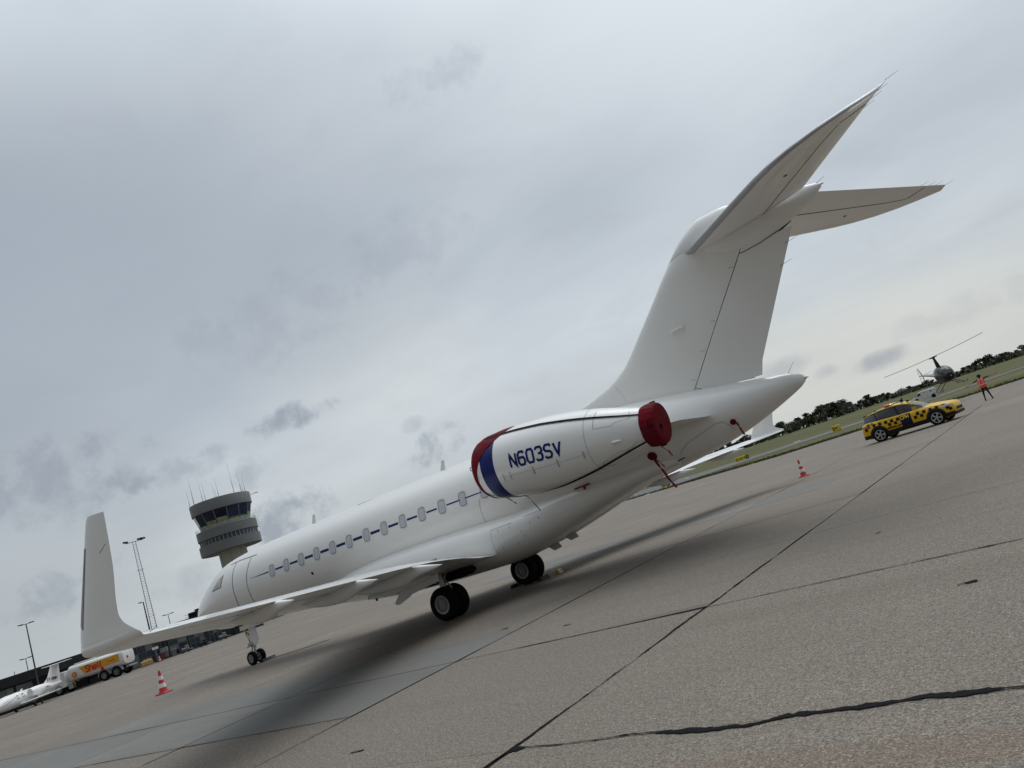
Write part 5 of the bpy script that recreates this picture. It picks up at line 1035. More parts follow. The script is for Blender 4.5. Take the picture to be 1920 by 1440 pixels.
sign(8.95, -90.2, 1.12, .72, facecam(8.95, -90.2), 'yellow taxiway sign reading D with an arrow, left of the yellow car', 'D>')
sign(26.5, -101.8, 2.15, .62, facecam(26.5, -101.8)-.1, 'long yellow taxiway sign ending in a black panel with letter A, below the far winglet', 'G-A7-G', 'A')
sign(34.1, -88.05, 1.35, .62, facecam(34.1, -88.05)-.1, 'short yellow sign with a black D panel behind the tail ribbon', 'VDYA'[0:2], 'D')
t = thing('barrier', 'low red and white barrier lying in the grass beside the yellow car', 'barrier', (7.3, -106, terrain_z(7.3, -106)), facecam(7.3, -106)-.2)
for k in range(6): MB().bbox((-1.1+k*.42, 0, .2), (.3, .12, .22), .03).build('barrier_block', 'conered' if k % 2 else 'conewht', t)
for x, y, w_ in ((33, -79, .7), (22, -118, 1.2), (46, -84, .9), (40, -110, .6)):
    MB().bbox((0, 0, 0), (w_, .35, .10), .03).xf(Matrix.Translation((x, y, .02))).build('marker_slab', 'conewht', None); o = bpy.context.scene.collection.objects[-1]; tag(o, {33: 'small white marker slab on the verge under the tail', 22: 'white marker slab beyond the taxiway strip', 46: 'white marker slab on the verge behind the fuselage', 40: 'small white marker slab far behind the long yellow sign'}[x], 'marker')

# ================================================================ TREES
def leaf_mat(name, c):
    m = mat(name, c, .8, spec=.2); nt = m.node_tree; b = nt.nodes['Principled BSDF']
    g = N(nt, 'ShaderNodeNewGeometry'); n = N(nt, 'ShaderNodeTexNoise'); nt.links.new(g.outputs['Position'], n.inputs[0]); n.inputs['Scale'].default_value = .35; n.inputs['Detail'].default_value = 5
    oi = N(nt, 'ShaderNodeObjectInfo')
    col = mixc(nt, maprange(nt, n.outputs[0], .35, .65, 0, 1), tuple(k*.75 for k in c), tuple(k*1.3 for k in c)); col = mixc(nt, math_n(nt, 'MULTIPLY', oi.outputs['Random'], .5), col, (c[0]*1.5, c[1]*1.15, c[2]*.9))
    nt.links.new(col, b.inputs['Base Color']); return m
M['leaf1'] = leaf_mat('dark_leaves', (.040, .050, .032)); M['leaf2'] = leaf_mat('green_leaves', (.055, .064, .034)); M['leaf3'] = leaf_mat('pine_needles', (.032, .042, .032))
def crown_mesh(seed, kind):
    rr = random.Random(seed); mb = MB(); blobs = []
    for k in range(9 if kind != 'pine' else 6):
        a = rr.uniform(0, 6.28)
        if kind == 'pine': z = rr.uniform(.50, .92); q = .22*rr.random(); rad = rr.uniform(.13, .20)
        elif kind == 'bush': z = rr.uniform(.15, .7); q = .45*rr.random(); rad = rr.uniform(.2, .32)
        else: z = rr.uniform(.28, .85); q = .30*rr.random()*(1.2-z*.6); rad = rr.uniform(.15, .26)
        blobs.append((q*math.cos(a), q*math.sin(a), z, rad))
    for bx, by, bz, br in blobs:
        for k in range(150):
            v = Vector((rr.gauss(0, 1), rr.gauss(0, 1), rr.gauss(0, 1))).normalized()*br*rr.uniform(.55, 1.08); v.z *= .75; c = Vector((bx, by, bz))+v; s_ = rr.uniform(.016, .042)
            a = Vector((rr.gauss(0, 1), rr.gauss(0, 1), rr.gauss(0, 1))).normalized(); b = a.cross(Vector((rr.random(), rr.random(), rr.random()))).normalized()
            mb.add([c-a*s_-b*s_*.6, c+a*s_-b*s_*.5, c+a*s_*.9+b*s_*.7, c-a*s_*.8+b*s_*.6], [(0, 1, 2, 3)])
    me = bpy.data.meshes.new('crown'); me.from_pydata(mb.v, [], mb.f); me.materials.append(M[{'pine': 'leaf3', 'bush': 'leaf2', 'oak': 'leaf1'}[kind]]); return me
def trunk_mesh(seed, kind):
    rr = random.Random(seed+50); mb = MB(); h = .62 if kind != 'pine' else .75; mb.tube((0, 0, -.02), (.01, .01, h), .022, .010, 7)
    for k in range(5): a = rr.uniform(0, 6.28); z = h*rr.uniform(.5, .95); mb.tube((0, 0, z), (.16*math.cos(a), .16*math.sin(a), z+.16), .008, .004, 5)
    return mb.mesh('trunk', 'bark')
protos = [(crown_mesh(k, kd), trunk_mesh(k, kd), kd) for k, kd in enumerate(('oak', 'oak', 'oak', 'oak', 'pine', 'pine', 'bush', 'bush'))]
EA = [-95, -92, -90, -89, -88.2, -87.2, -86.2, -85.3, -84.9, -84.3, -83.8, -82.5, -81.5, -80.6, -79.5, -78.2, -77, -75.5, -74, -72.5, -71, -69.5, -68, -65, -60, -54]
EL = [.95, .9, .75, .50, .55, .62, .50, .42, .12, .12, .38, .45, .52, .62, .72, .92, 1.05, 1.0, .95, .85, .70, .62, .48, .42, .38, .36]
rt = random.Random(11)
def put_tree(az, d, k, hmul=1.0):
    x, y = CAMP.x+d*math.cos(R(az)), CAMP.y+d*math.sin(R(az)); z0 = terrain_z(x, y)
    h = (CAMP.z+d*math.tan(R(float(np.interp(az, EA, EL))))-z0)*hmul
    zone = 'at the right edge of the belt' if az < -87.5 else 'behind the marshaller' if az < -85 else 'behind the helicopter' if az < -82.5 else 'above the roof of the yellow car' if az < -79 else 'left of the yellow car' if az < -75.5 else 'beside the far winglet' if az < -73 else 'seen under the tail cone' if az < -68 else 'hidden far left behind the jet'
    size = 'tall' if hmul > .95 else 'medium' if hmul > .8 else 'low'; row = 'front row' if d < 453 else 'back row'
    cr, tr, kd = protos[k]; lab = {'oak': f'{size} dark broad-crowned tree in the {row} {zone}', 'pine': f'{size} open-crowned pine in the {row} {zone}', 'bush': f'{size} bushy tree in the {row} {zone}'}[kd]; lab0 = {'oak': 'dark broad-crowned tree in the belt beyond the field', 'pine': 'open-crowned pine standing in the tree belt beyond the field', 'bush': 'low green bushy tree in the belt beyond the field'}[kd]
    t = thing({'oak': 'broadleaf_tree', 'pine': 'pine_tree', 'bush': 'bushy_tree'}[kd], lab, 'tree', (x, y, z0), rt.uniform(0, 6.28), {'oak': 'broad-crowned trees beyond the field', 'pine': 'pines beyond the field', 'bush': 'bushy trees beyond the field'}[kd])
    t.scale = (h*rt.uniform(1.1, 1.6),)*2+(h,); link('crown', cr, t); link('trunk', tr, t)
az = -95.0
while az < -54:
    gap = -84.95 < az < -84.1
    put_tree(az, rt.uniform(455, 475), rt.choice((0, 1, 2, 3, 0, 1, 2, 6, 7) if az < -73 or az > -66 else (0, 1, 4, 5, 4, 5, 2)), rt.uniform(.80, 1.12))
    if rt.random() < .8: put_tree(az+.2, rt.uniform(440, 452), rt.choice((6, 7, 0, 1, 2)), rt.uniform(.5, .85))
    az += rt.uniform(.34, .62)
# thicket under the trees: one mass
mb = MB(); rr = random.Random(5)
for k in range(5200):
    a = rr.uniform(-97, -52); d = rr.uniform(436, 485); x, y = CAMP.x+d*math.cos(R(a)), CAMP.y+d*math.sin(R(a)); z0 = terrain_z(x, y); h = (d*math.tan(R(float(np.interp(a, EA, EL)))))*.55
    c = Vector((x, y, z0+rr.uniform(0, max(.8, h))+.2)); s_ = rr.uniform(.5, 1.0); u = Vector((rr.gauss(0, 1), rr.gauss(0, 1), rr.gauss(0, 1))).normalized(); v = u.cross(Vector((rr.random(), rr.random(), rr.random()))).normalized()
    mb.add([c-u*s_-v*s_*.6, c+u*s_-v*s_*.5, c+u*s_*.9+v*s_*.7, c-u*s_*.8+v*s_*.6], [(0, 1, 2, 3)])
me = bpy.data.meshes.new('thicket'); me.from_pydata(mb.v, [], mb.f); me.materials.append(M['leaf1']); o = link('thicket', me); tag(o, 'dark thicket of undergrowth beneath the tree belt', 'undergrowth', kind='stuff')
# taller tufts of grass along the apron edge
mb = MB(); rr = random.Random(8)
ed = [(-30, -57.0), (-8, -60.6), (9, -62.2), (27, -76.8), (60, -101)]
for k in range(9000):
    s_ = rr.uniform(0, 4-1e-6); i = int(s_); f = s_-i; x = ed[i][0]+(ed[i+1][0]-ed[i][0])*f; y = ed[i][1]+(ed[i+1][1]-ed[i][1])*f; y -= abs(rr.gauss(0, 3.0)); x += rr.gauss(0, .5)
    a = rr.uniform(0, 3.14); w_ = rr.uniform(.03, .07); h = rr.uniform(.06, .20); lx, ly = rr.gauss(0, .05), rr.gauss(0, .05)
    mb.add([(x-w_*math.cos(a), y-w_*math.sin(a), -.04), (x+w_*math.cos(a), y+w_*math.sin(a), -.04), (x+lx, y+ly, h)], [(0, 1, 2)])
me = bpy.data.meshes.new('grass_tufts'); me.from_pydata(mb.v, [], mb.f); me.materials.append(M['grass']); o = link('grass_tufts', me); tag(o, 'tufted grass along the edge of the concrete apron', 'grass', kind='stuff')
# ================================================================ MARSHALLER CAR (local x forward; the camera sees its right side, local -y)
CAR = thing('marshaller_car', 'yellow and black chequered airport car lettered CPH and MARSHALLER with an orange light bar', 'car', (-9.16, -25.20, 0), math.atan2(.48, -2.82))
CB = [ # x, z low, z shoulder, half width low, half width mid, half width shoulder, z top centre
 (2.30, .42, .66, .50, .55, .48, .68), (2.24, .30, .78, .66, .72, .66, .82), (2.08, .24, .86, .78, .84, .78, .92), (1.75, .22, .92, .84, .90, .82, .99), (1.30, .22, .97, .86, .925, .83, 1.05), (.95, .22, 1.00, .86, .925, .84, 1.08),
 (.3, .22, 1.01, .86, .925, .86, 1.06), (-.6, .22, 1.03, .86, .925, .86, 1.07), (-1.4, .22, 1.06, .86, .925, .85, 1.10), (-1.9, .24, 1.08, .84, .91, .80, 1.12), (-2.15, .28, 1.05, .80, .87, .74, 1.08), (-2.27, .36, .92, .72, .78, .68, .94), (-2.31, .5, .72, .6, .64, .58, .74)]
cbx = [c[0] for c in CB]
def cb(x): return [pchip(cbx, [c[k] for c in CB], x) for k in range(1, 7)]
def car_ring(x):
    zl, zs_, wl, wm, ws, zt = cb(x); h = [(wl*.85, zl), (wl, zl+.05), (wm, zl+(zs_-zl)*.42), (wm*.995, zl+(zs_-zl)*.75), (ws+.01, zs_-.03), (ws*.92, zs_+(zt-zs_)*.45), (ws*.5, zt-.01)]
    return [(x, y, z) for y, z in h]+[(x, -y, z) for y, z in reversed(h)]
def car_y(x, z):
    zl, zs_, wl, wm, ws, zt = cb(x); P = [(zl, wl*.9), (zl+.05, wl), (zl+(zs_-zl)*.42, wm), (zl+(zs_-zl)*.75, wm*.995), (zs_-.03, ws+.01), (zs_+(zt-zs_)*.45, ws*.92)]
    return float(np.interp(z, [p[0] for p in P], [p[1] for p in P]))
def cs(x, z, l=.006, s=-1): l += .006; return (x, s*(car_y(x, z)+l), z)
MB().loft([car_ring(x) for x in [2.30, 2.27, 2.24]+[2.2-.05*i for i in range(88)]+[-2.2, -2.24, -2.27, -2.31]]).build('body', 'yellow', CAR, 40)
# greenhouse
GH = [(1.02, 1.07, 1.07, .70), (.75, 1.06, 1.24, .67), (.35, 1.05, 1.44, .64), (-.1, 1.05, 1.56, .62), (-.6, 1.06, 1.60, .61), (-1.1, 1.08, 1.58, .60), (-1.5, 1.10, 1.53, .58), (-1.9, 1.11, 1.44, .55), (-2.1, 1.10, 1.27, .54), (-2.22, 1.05, 1.06, .55)]
gx = [q[0] for q in GH]
def gp(x): return [pchip(gx, [q[k] for q in GH], x) for k in (1, 2, 3)]
def gring(x):
    zb, zt, wr = gp(x); wb = cb(x)[4]*.93; zb -= .03; h = [(wb, zb), (wb+(wr-wb)*.55, zb+(zt-zb)*.55), (wr, zb+(zt-zb)*.90), (wr*.6, zt)]
    return [(x, y, z) for y, z in h]+[(x, -y, z) for y, z in reversed(h)]
MB().loft([gring(x) for x in [1.02, .88, .75, .55, .35, .1, -.1, -.35, -.6, -.85, -1.1, -1.3, -1.5, -1.7, -1.9, -2.0, -2.1, -2.22]]).build('window_glass', 'glassd', CAR, 40)
def gside(x, f, l=.006, s=-1):
    zb, zt, wr = gp(x); wb = cb(x)[4]*.93; zb -= .03; P = [(0, wb), (.55, wb+(wr-wb)*.55), (.90, wr), (1, wr*.6)]; return (x, s*(float(np.interp(f, [p[0] for p in P], [p[1] for p in P]))+l), zb+(zt-zb)*f+(l if f > .85 else 0))
# roof skin and rails
rx = [.30, .1, -.1, -.4, -.7, -1.0, -1.3, -1.6, -1.85, -2.0]
MB().loft([[gside(x, .90, .012, 1), (x, .30, gp(x)[1]+.018), (x, -.30, gp(x)[1]+.018), gside(x, .90, .012, -1), (x, -.3, gp(x)[1]-.01), (x, .3, gp(x)[1]-.01)] for x in rx]).build('roof', 'yellow', CAR, 40)
MB().loft([[(x, y, gp(max(x, -2.0))[1]+.012-(.03 if x < -2.05 else 0)) for y in (-.56, .56)]+[(x, y, gp(max(x, -2.0))[1]-.03-(.02 if x < -2.05 else 0)) for y in (.56, -.56)] for x in (-1.9, -2.0, -2.14)]).build('spoiler', 'yellow', CAR, 40)
for s in (-1, 1):
    mb = MB(); A = [gside(x, .90, .015, s) for x in [.95, .75, .55, .35, .1, -.2, -.6, -1.1, -1.6, -1.95]]; mb.path(A, .022, 6); mb.build('roof_rail', 'yelp', CAR)
    mb = MB()
    for x, w_ in ((-.16, .11), (-1.28, .07)): mb.add([gside(x, 0, .008, s), gside(x-w_, 0, .008, s), gside(x-w_-.10, .5, .008, s), gside(x-w_-.15, .9, .008, s), gside(x-.15, .9, .008, s), gside(x-.10, .5, .008, s)], [(0, 1, 2, 5), (5, 2, 3, 4)])
    mb.build('door_pillar', 'plast', CAR, None)
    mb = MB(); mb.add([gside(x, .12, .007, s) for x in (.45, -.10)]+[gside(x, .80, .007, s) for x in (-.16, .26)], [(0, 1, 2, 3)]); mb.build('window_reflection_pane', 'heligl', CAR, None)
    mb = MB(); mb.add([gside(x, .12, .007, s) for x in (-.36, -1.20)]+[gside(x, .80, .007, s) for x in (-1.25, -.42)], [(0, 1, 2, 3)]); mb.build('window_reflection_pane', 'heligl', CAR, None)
    # wing mirror
    MB().bbox((.62, s*1.02, 1.13), (.16, .20, .13), .045).build('wing_mirror', 'yellow', CAR); MB().tube((.62, s*.84, 1.06), (.62, s*.96, 1.10), .025).build('mirror_arm', 'plast', CAR)
    # cladding: arches and sills
    for xw in (1.42, -1.42):
        mb = MB(); n = 20; r0, r1 = .36, .47; rings = []
        for k in range(n+1):
            a = math.pi*(-.08+1.16*k/n); c, q = math.cos(a), math.sin(a); zi, zo = .36+r0*q, .36+r1*q
            rings.append([(xw+r0*c, s*(car_y(max(-2.2, min(2.2, xw+r0*c)), max(.3, zi))-.08), zi), (xw+r0*c, s*(car_y(max(-2.2, min(2.2, xw+r0*c)), max(.3, zi))+.030), zi), (xw+r1*c, s*(car_y(max(-2.2, min(2.2, xw+r1*c)), max(.3, zo))+.024), zo), (xw+r1*c, s*(car_y(max(-2.2, min(2.2, xw+r1*c)), max(.3, zo))-.08), zo)])
        mb.loft(rings); mb.build('wheel_arch', 'plast', CAR, 40)
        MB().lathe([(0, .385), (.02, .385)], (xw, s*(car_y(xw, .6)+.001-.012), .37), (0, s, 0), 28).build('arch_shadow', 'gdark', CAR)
    def patch(x0, x1, z0, z1, m_, nm, l=.007, dx=0):
        n = max(2, int(abs(x1-x0)/.06)); m2 = max(2, int(abs(z1-z0)/.03)); mb = MB()
        mb.add([cs(x0+(x1-x0)*i/n+dx*j/m2, z0+(z1-z0)*j/m2, l, s) for j in range(m2+1) for i in range(n+1)], [(j*(n+1)+i, j*(n+1)+i+1, (j+1)*(n+1)+i+1, (j+1)*(n+1)+i) for j in range(m2) for i in range(n)]); return mb.build(nm, m_, CAR, None)
    patch(1.02, -1.02, .235, .44, 'plast', 'sill', .02); patch(2.24, 1.86, .26, .43, 'plast', 'front_bumper_trim', .012); patch(-1.86, -2.27, .30, .47, 'plast', 'rear_bumper_trim', .012)
    patch(2.17, 1.78, .745, .85, 'head_light', 'headlight', .008, -.02); patch(2.19, 2.06, .52, .66, 'bblack', 'air_intake', .008); patch(-1.84, -2.2, .86, .965, 'tail_light', 'tail_light', .008)
    # chequers: one part per square
    q = .152
    navy = patch(.31, -.23, .44, .985, 'navy', 'door_panel', .009)
    for c in range(12):
        for r_ in range(2):
            x1 = -.26-c*q; z0 = .63+r_*q+.006*c
            if (c+r_) % 2 == 0 or x1-q < -2.22 or (z0 < .90 and abs(x1-q/2+1.42) < .40 and r_ == 0): continue
            patch(x1, x1-q, z0, z0+q, 'bblack', 'chequer_square')
    for c in range(12):
        x1 = 2.1-c*q
        for r_ in range(2):
            z0 = .60+r_*q
            if (c+r_) % 2 or x1-q < .38 or (abs(x1-q/2-1.42) < .42 and (r_ == 0)): continue
            patch(x1, x1-q, z0, z0+q, 'bblack', 'chequer_square')
    # lettering, reading forwards on the side that faces the camera
    D = -1 if s == -1 else 1
    if s == -1:
        lettering('CPH', 0, 0, .17, lambda u, v, l: cs(-.17+u, .77+v, .020+l, s), .58, .22, .22, maxseg=.03).build('letter', 'hivis' if False else 'signy', CAR, None)
        lettering('MARSHALLER', 0, 0, .096, lambda u, v, l: cs(-.94+u, .50+v, .014+l, s), .52, .20, .22, maxseg=.03).build('letter', 'bblack', CAR, None)
        lettering('RIO 05', 0, 0, .085, lambda u, v, l: cs(-1.92+u, .965+v, .009+l, s), .52, .2, .2).build('letter', 'bblack', CAR, None)
    else:
        lettering('CPH', 0, 0, .17, lambda u, v, l: cs(.32-u, .76+v, .011+l, s), .58, .22, .24).build('letter', 'signy', CAR, None)
        lettering('MARSHALLER', 0, 0, .105, lambda u, v, l: cs(-.30-u, .475+v, .009+l, s), .52, .20, .22).build('letter', 'bblack', CAR, None)
cw_ = simple_wheel(.36, .24, .255, 28, 5)
MB().bbox((2.20, 0, .33), (.22, 1.50, .17), .05).build('front_bumper', 'plast', CAR); MB().bbox((-2.22, 0, .38), (.20, 1.46, .20), .05).build('rear_bumper', 'plast', CAR)
for xw in (1.42, -1.42):
    for s in (1, -1): set_wheel(cw_, (xw, s*.835, .36), CAR)
MB().loft([[(2.255, -.5, .45), (2.255, .5, .45), (2.28, .5, .60), (2.28, -.5, .60)], [(2.32, -.48, .46), (2.32, .48, .46), (2.33, .48, .58), (2.33, -.48, .58)]]).build('front_grille', 'plast', CAR)
MB().bbox((-2.36, -.2, .33), (.16, .10, .07), .015).build('tow_hook', 'plast', CAR)
MB().bbox((-.78, 0, 1.665), (.30, 1.05, .09), .03).build('light_bar', 'orange', CAR); MB().bbox((-.56, 0, 1.66), (.10, .9, .05), .02).build('light_bar_foot', 'chrome', CAR)
mb = MB(); mb.bbox((-.02, -.30, 1.68), (.16, .14, .12), .03); mb.tube((-.02, -.3, 1.57), (-.02, -.3, 1.65), .03); mb.tube((-.02, -.30, 1.72), (.06, -.30, 1.80), .03, .03); mb.build('roof_camera', 'plast', CAR)
MB().bbox((.24, -.25, 1.56), (.12, .12, .09), .03).build('roof_camera', 'plast', CAR); MB().bbox((-2.02, -.3, 1.47), (.14, .3, .09), .03).build('rear_lamp_unit', 'plast', CAR); MB().bbox((-1.45, -.3, 1.58), (.10, .06, .06), .02).build('roof_fin_antenna', 'plast', CAR)

# ================================================================ VAN
VAN = thing('panel_van', 'small white panel van parked beyond the yellow car in front of the tree belt', 'van', (.75, -116.2, terrain_z(.75, -116.2)), 0)
vh = Vector((3.63, .43)).normalized(); VAN.rotation_euler = (0, 0, math.atan2(vh.y, vh.x)); VAN.scale = (.78,)*3
VS = 1 if (Matrix.Rotation(VAN.rotation_euler.z, 2) @ Vector((0, 1))).dot(Vector((-16, 135))) > 0 else -1
VP = [(2.42, .32), (2.46, .60), (2.36, .86), (1.75, 1.08), (1.55, 1.13), (.95, 1.78), (.6, 1.90), (-.5, 1.96), (-2.2, 1.93), (-2.38, 1.80), (-2.44, 1.1), (-2.42, .34)]
cx_, cz_ = 0, 1.0
MB().loft([[(a*(.96 if abs(y) > .9 else 1), y, (b-.05*(b > 1.5)) if abs(y) > .9 else b) for a, b in VP] for y in (-.95, -.88, .88, .95)]).build('body', 'truckw', VAN, 30)
for s in (1, -1):
    MB().prism([(1.42, 1.18), (.98, 1.68), (.62, 1.68), (.58, 1.16)], s*.945, s*.965, 'y').build('side_window', 'glassd', VAN, None)
    mb = MB(); ribbon(mb, [(.5, 1.75), (.5, .5)], .02, lambda u, v: (u, s*.957, v)); ribbon(mb, [(-.6, 1.75), (-.6, .5)], .02, lambda u, v: (u, s*.957, v)); mb.build('door_seam', 'seam', VAN, None)
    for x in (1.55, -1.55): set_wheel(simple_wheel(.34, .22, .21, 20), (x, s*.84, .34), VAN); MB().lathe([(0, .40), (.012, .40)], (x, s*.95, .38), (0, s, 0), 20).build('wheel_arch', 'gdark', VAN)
    MB().prism([(-2.36, 1.0), (-2.36, 1.35), (-2.28, 1.35), (-2.28, 1.0)], s*.95, s*.965, 'y').build('tail_light', 'tail_light', VAN, None)
    MB().bbox((-1.35, s*.96, 1.45), (.30, .01, .22), .002).build('blue_door_emblem', 'blue', VAN, None); MB().bbox((-.2, s*.96, 1.62), (.2, .01, .12), .002).build('blue_door_emblem', 'blue', VAN, None)
MB().prism([(1.60, 1.14), (1.0, 1.76), (1.04, 1.79), (1.66, 1.15)], -.82, .82, 'y').build('windscreen', 'glassd', VAN, None); MB().bbox((-2.47, 0, .42), (.12, 1.7, .18), .04).bbox((2.46, 0, .42), (.1, 1.7, .2), .04).build('bumper', 'plast', VAN); MB().bbox((-.5, 0, 2.02), (.5, .3, .06), .02).build('roof_unit', 'plast', VAN)

# ================================================================ HELICOPTER (local x forward)
H = thing('helicopter', 'small dark two-seat helicopter hovering nose towards the camera over the apron edge', 'helicopter', (-9.02, -50.9, 1.30), 0)
H.rotation_euler = (R(7), R(2), R(112))
HC = [(1.55, .95, .90, .03), (1.50, 1.10, .74, .20), (1.35, 1.32, .62, .36), (1.1, 1.56, .52, .50), (.7, 1.76, .46, .58), (.2, 1.82, .45, .60), (-.3, 1.80, .47, .57), (-.7, 1.66, .55, .46), (-1.1, 1.48, .80, .30), (-1.4, 1.38, .98, .18)]
hx = [c[0] for c in HC]
def hring(x, n=28):
    zt, zb, hw = [pchip(hx, [c[k] for c in HC], x) for k in (1, 2, 3)]; zc, rz_ = (zt+zb)/2, (zt-zb)/2; e = .85
    return [(x, hw*math.copysign(abs(math.cos(2*math.pi*k/n))**e, math.cos(2*math.pi*k/n)), zc+rz_*math.copysign(abs(math.sin(2*math.pi*k/n))**e, math.sin(2*math.pi*k/n))) for k in range(n)]
MB().loft([hring(1.55-2.95*i/36) for i in range(37)]).build('cabin', 'heli', H, 60)
def hs(x, a, l=.006):
    zt, zb, hw = [pchip(hx, [c[k] for c in HC], x) for k in (1, 2, 3)]; zc, rz_ = (zt+zb)/2, (zt-zb)/2; c, s_ = math.cos(R(a)), math.sin(R(a)); e = .85
    return (x+(l if x > 1.2 else 0), (hw+l)*math.copysign(abs(c)**e, c), zc+(rz_+l)*math.copysign(abs(s_)**e, s_))
for a0, a1, x0, x1, nm in ((8, 88, 1.46, .45, 'windscreen'), (92, 172, 1.46, .45, 'windscreen'), (-2, 62, .36, -.45, 'door_window'), (118, 182, .36, -.45, 'door_window'), (-35, 4, 1.42, .95, 'chin_window'), (176, 215, 1.42, .95, 'chin_window')):
    mb = MB(); n, m2 = 8, 8; mb.add([hs(x0+(x1-x0)*i/n, a0+(a1-a0)*j/m2) for j in range(m2+1) for i in range(n+1)], [(j*(n+1)+i, j*(n+1)+i+1, (j+1)*(n+1)+i+1, (j+1)*(n+1)+i) for j in range(m2) for i in range(n)]); mb.build(nm, 'heligl', H, 60)
MB().loft([[(-.25, -.12, 1.7), (.15, -.12, 1.7), (.15, .12, 1.7), (-.25, .12, 1.7)], [(-.10, -.06, 2.55), (.08, -.06, 2.55), (.08, .06, 2.55), (-.10, .06, 2.55)]]).build('rotor_mast', 'plast', H)
rt_ = MB().lathe([(0, .10), (.06, .16), (.14, .14), (.17, .05)], (-.01, 0, 2.56), (0, 0, 1), 16).bbox((-.01, 0, 2.66), (.16, .62, .08), .03).build('rotor_hub', 'plast', H)
rb = Vector((math.cos(R(70)), math.sin(R(70)), 0))
for s in (1, -1):
    d = rb*s; n_ = Vector((-d.y, d.x, 0)); rings = []
    for k in range(9):
        t_ = k/8; c = Vector((-.01, 0, 2.70))+d*(.15+3.70*t_)+Vector((0, 0, .12*t_*t_)); w_ = .10 if k else .05; rings.append([c-n_*w_, c-n_*w_*.4+Vector((0, 0, .020)), c+n_*w_, c-n_*w_*.4-Vector((0, 0, .018))])
    MB().loft(rings).build('rotor_blade', 'plast', H, 20)
MB().loft([[(x, r_*math.cos(2*math.pi*k/14), z+r_*math.sin(2*math.pi*k/14)) for k in range(14)] for x, z, r_ in ((-1.2, 1.18, .19), (-3, 1.30, .13), (-5.2, 1.45, .075))]).build('tail_boom', 'lead', H, 60)
MB().loft([section((-4.85, 0, 1.45), (-5.2, 0, 1.45), .08, 0, 1, (0, 1, 0)), section((-5.25, 0, 2.15), (-5.5, 0, 2.15), .08, 0, 1, (0, 1, 0))]).build('fin', 'lead', H); MB().loft([section((-4.85, 0, 1.42), (-5.2, 0, 1.42), .08, 0, 1, (0, 1, 0)), section((-5.2, 0, .85), (-5.4, 0, .85), .08, 0, 1, (0, 1, 0))]).build('fin', 'lead', H)
MB().loft([section((-4.8, 0, 1.46), (-5.15, 0, 1.46), .08), section((-4.85, .78, 1.46), (-5.15, .78, 1.46), .08)]).build('stabiliser', 'heli', H)
MB().tube((-5.15, .02, 1.47), (-5.15, -.22, 1.47), .035).build('tail_rotor_hub', 'plast', H)
for s in (1, -1): MB().loft([[(-5.15+s*(.04+.50*t_)*.35-.05*.94, -.2, 1.47+s*(.04+.56*t_)*.94+.05*.35*1) for t_ in (0, 1)][k:k+1]+[(-5.15+s*(.04+.50*t_)*.35+.05*.94, -.2, 1.47+s*(.04+.56*t_)*.94-.05*.35) for t_ in (0, 1)][k:k+1]+[(-5.15+s*(.04+.50*(0, 1)[k])*.35, -.215, 1.47+s*(.04+.56*(0, 1)[k])*.94)] for k in (0, 1)]).build('tail_rotor_blade', 'plast', H, 20)
for s in (1, -1):
    MB().path([(1.45, s*.93, .17), (1.25, s*.96, .04), (.9, s*.97, 0), (-1.15, s*.97, 0), (-1.3, s*.96, .05)], .028, 8).build('skid', 'heli', H)
    for x in (.55, -.55): MB().tube((x, s*.30, .52), (x, s*.97, .02), .028, .024, 8).build('skid_strut', 'heli', H)
MB().bbox((-.55, 0, .62), (.7, .7, .3), .08).build('engine', 'plast', H)
mb = MB(); mb.tube((1.52, 0, .92), (1.62, 0, .92), .05, .04, 8); mb.build('landing_light', 'chrome', H)

# ================================================================ MARSHALLER (person, facing away from the camera, arms out)
PX, PY = -12.0, -36.46
P_ = thing('person', 'marshaller seen from behind in an orange-red vest with both arms spread, holding wands', 'person', (PX, PY, 0), 0)
# local frame: person faces -y; person's right hand is towards -x
def skinned(name, nodes, edges, root, m_, parent, sub=2):
    me = bpy.data.meshes.new(name); me.from_pydata([n[0] for n in nodes], edges, []); o = bpy.data.objects.new(name, me); C.objects.link(o); o.parent = parent
    sk = o.modifiers.new('Skin', 'SKIN'); sk.use_smooth_shade = True
    if not me.skin_vertices: pass
    for i, n in enumerate(nodes):
        v = me.skin_vertices[0].data[i]; v.radius = n[1] if isinstance(n[1], tuple) else (n[1], n[1]); v.use_root = (i == root); v.use_loose = False
    ss = o.modifiers.new('Sub', 'SUBSURF'); ss.levels = 2; ss.render_levels = 2
    me.materials.append(M[m_]); return o
nodes, edges = [], []
def nd(p, r_, link_=None):
    nodes.append((p, r_)); i = len(nodes)-1
    if link_ is not None: edges.append((link_, i))
    return i
K = 1.0
pel = nd((0, 0, .86), (.135, .10)); wa = nd((0, 0, 1.0), (.125, .09), pel); ch = nd((0, -.01, 1.20), (.15, .10), wa); up = nd((0, -.01, 1.32), (.12, .085), ch); nk = nd((0, -.01, 1.40), .048, up); hdn = nd((0, -.02, 1.48), .075, nk); hdt = nd((0, -.02, 1.57), .088, hdn); nd((0, -.02, 1.635), .055, hdt)
def leg(s, kx, fx, fy_):
    h = nd((s*.09, 0, .80), .085, pel); k = nd((s*kx, -.01, .45), .058, h); a = nd((s*fx, fy_, .09), .038, k); nd((s*(fx+.01), fy_-.13, .035), .035, a); return a
leg(-1, .15, .22, .02); leg(1, .13, .17, -.03)
def arm(s, el, ha):
    sh = nd((s*.17, -.01, 1.33), .055, up); e = nd(el, .040, sh); w_ = nd(ha[0], .028, e); pl = nd(ha[1], (.030, .018), w_); return pl, w_
hands = []
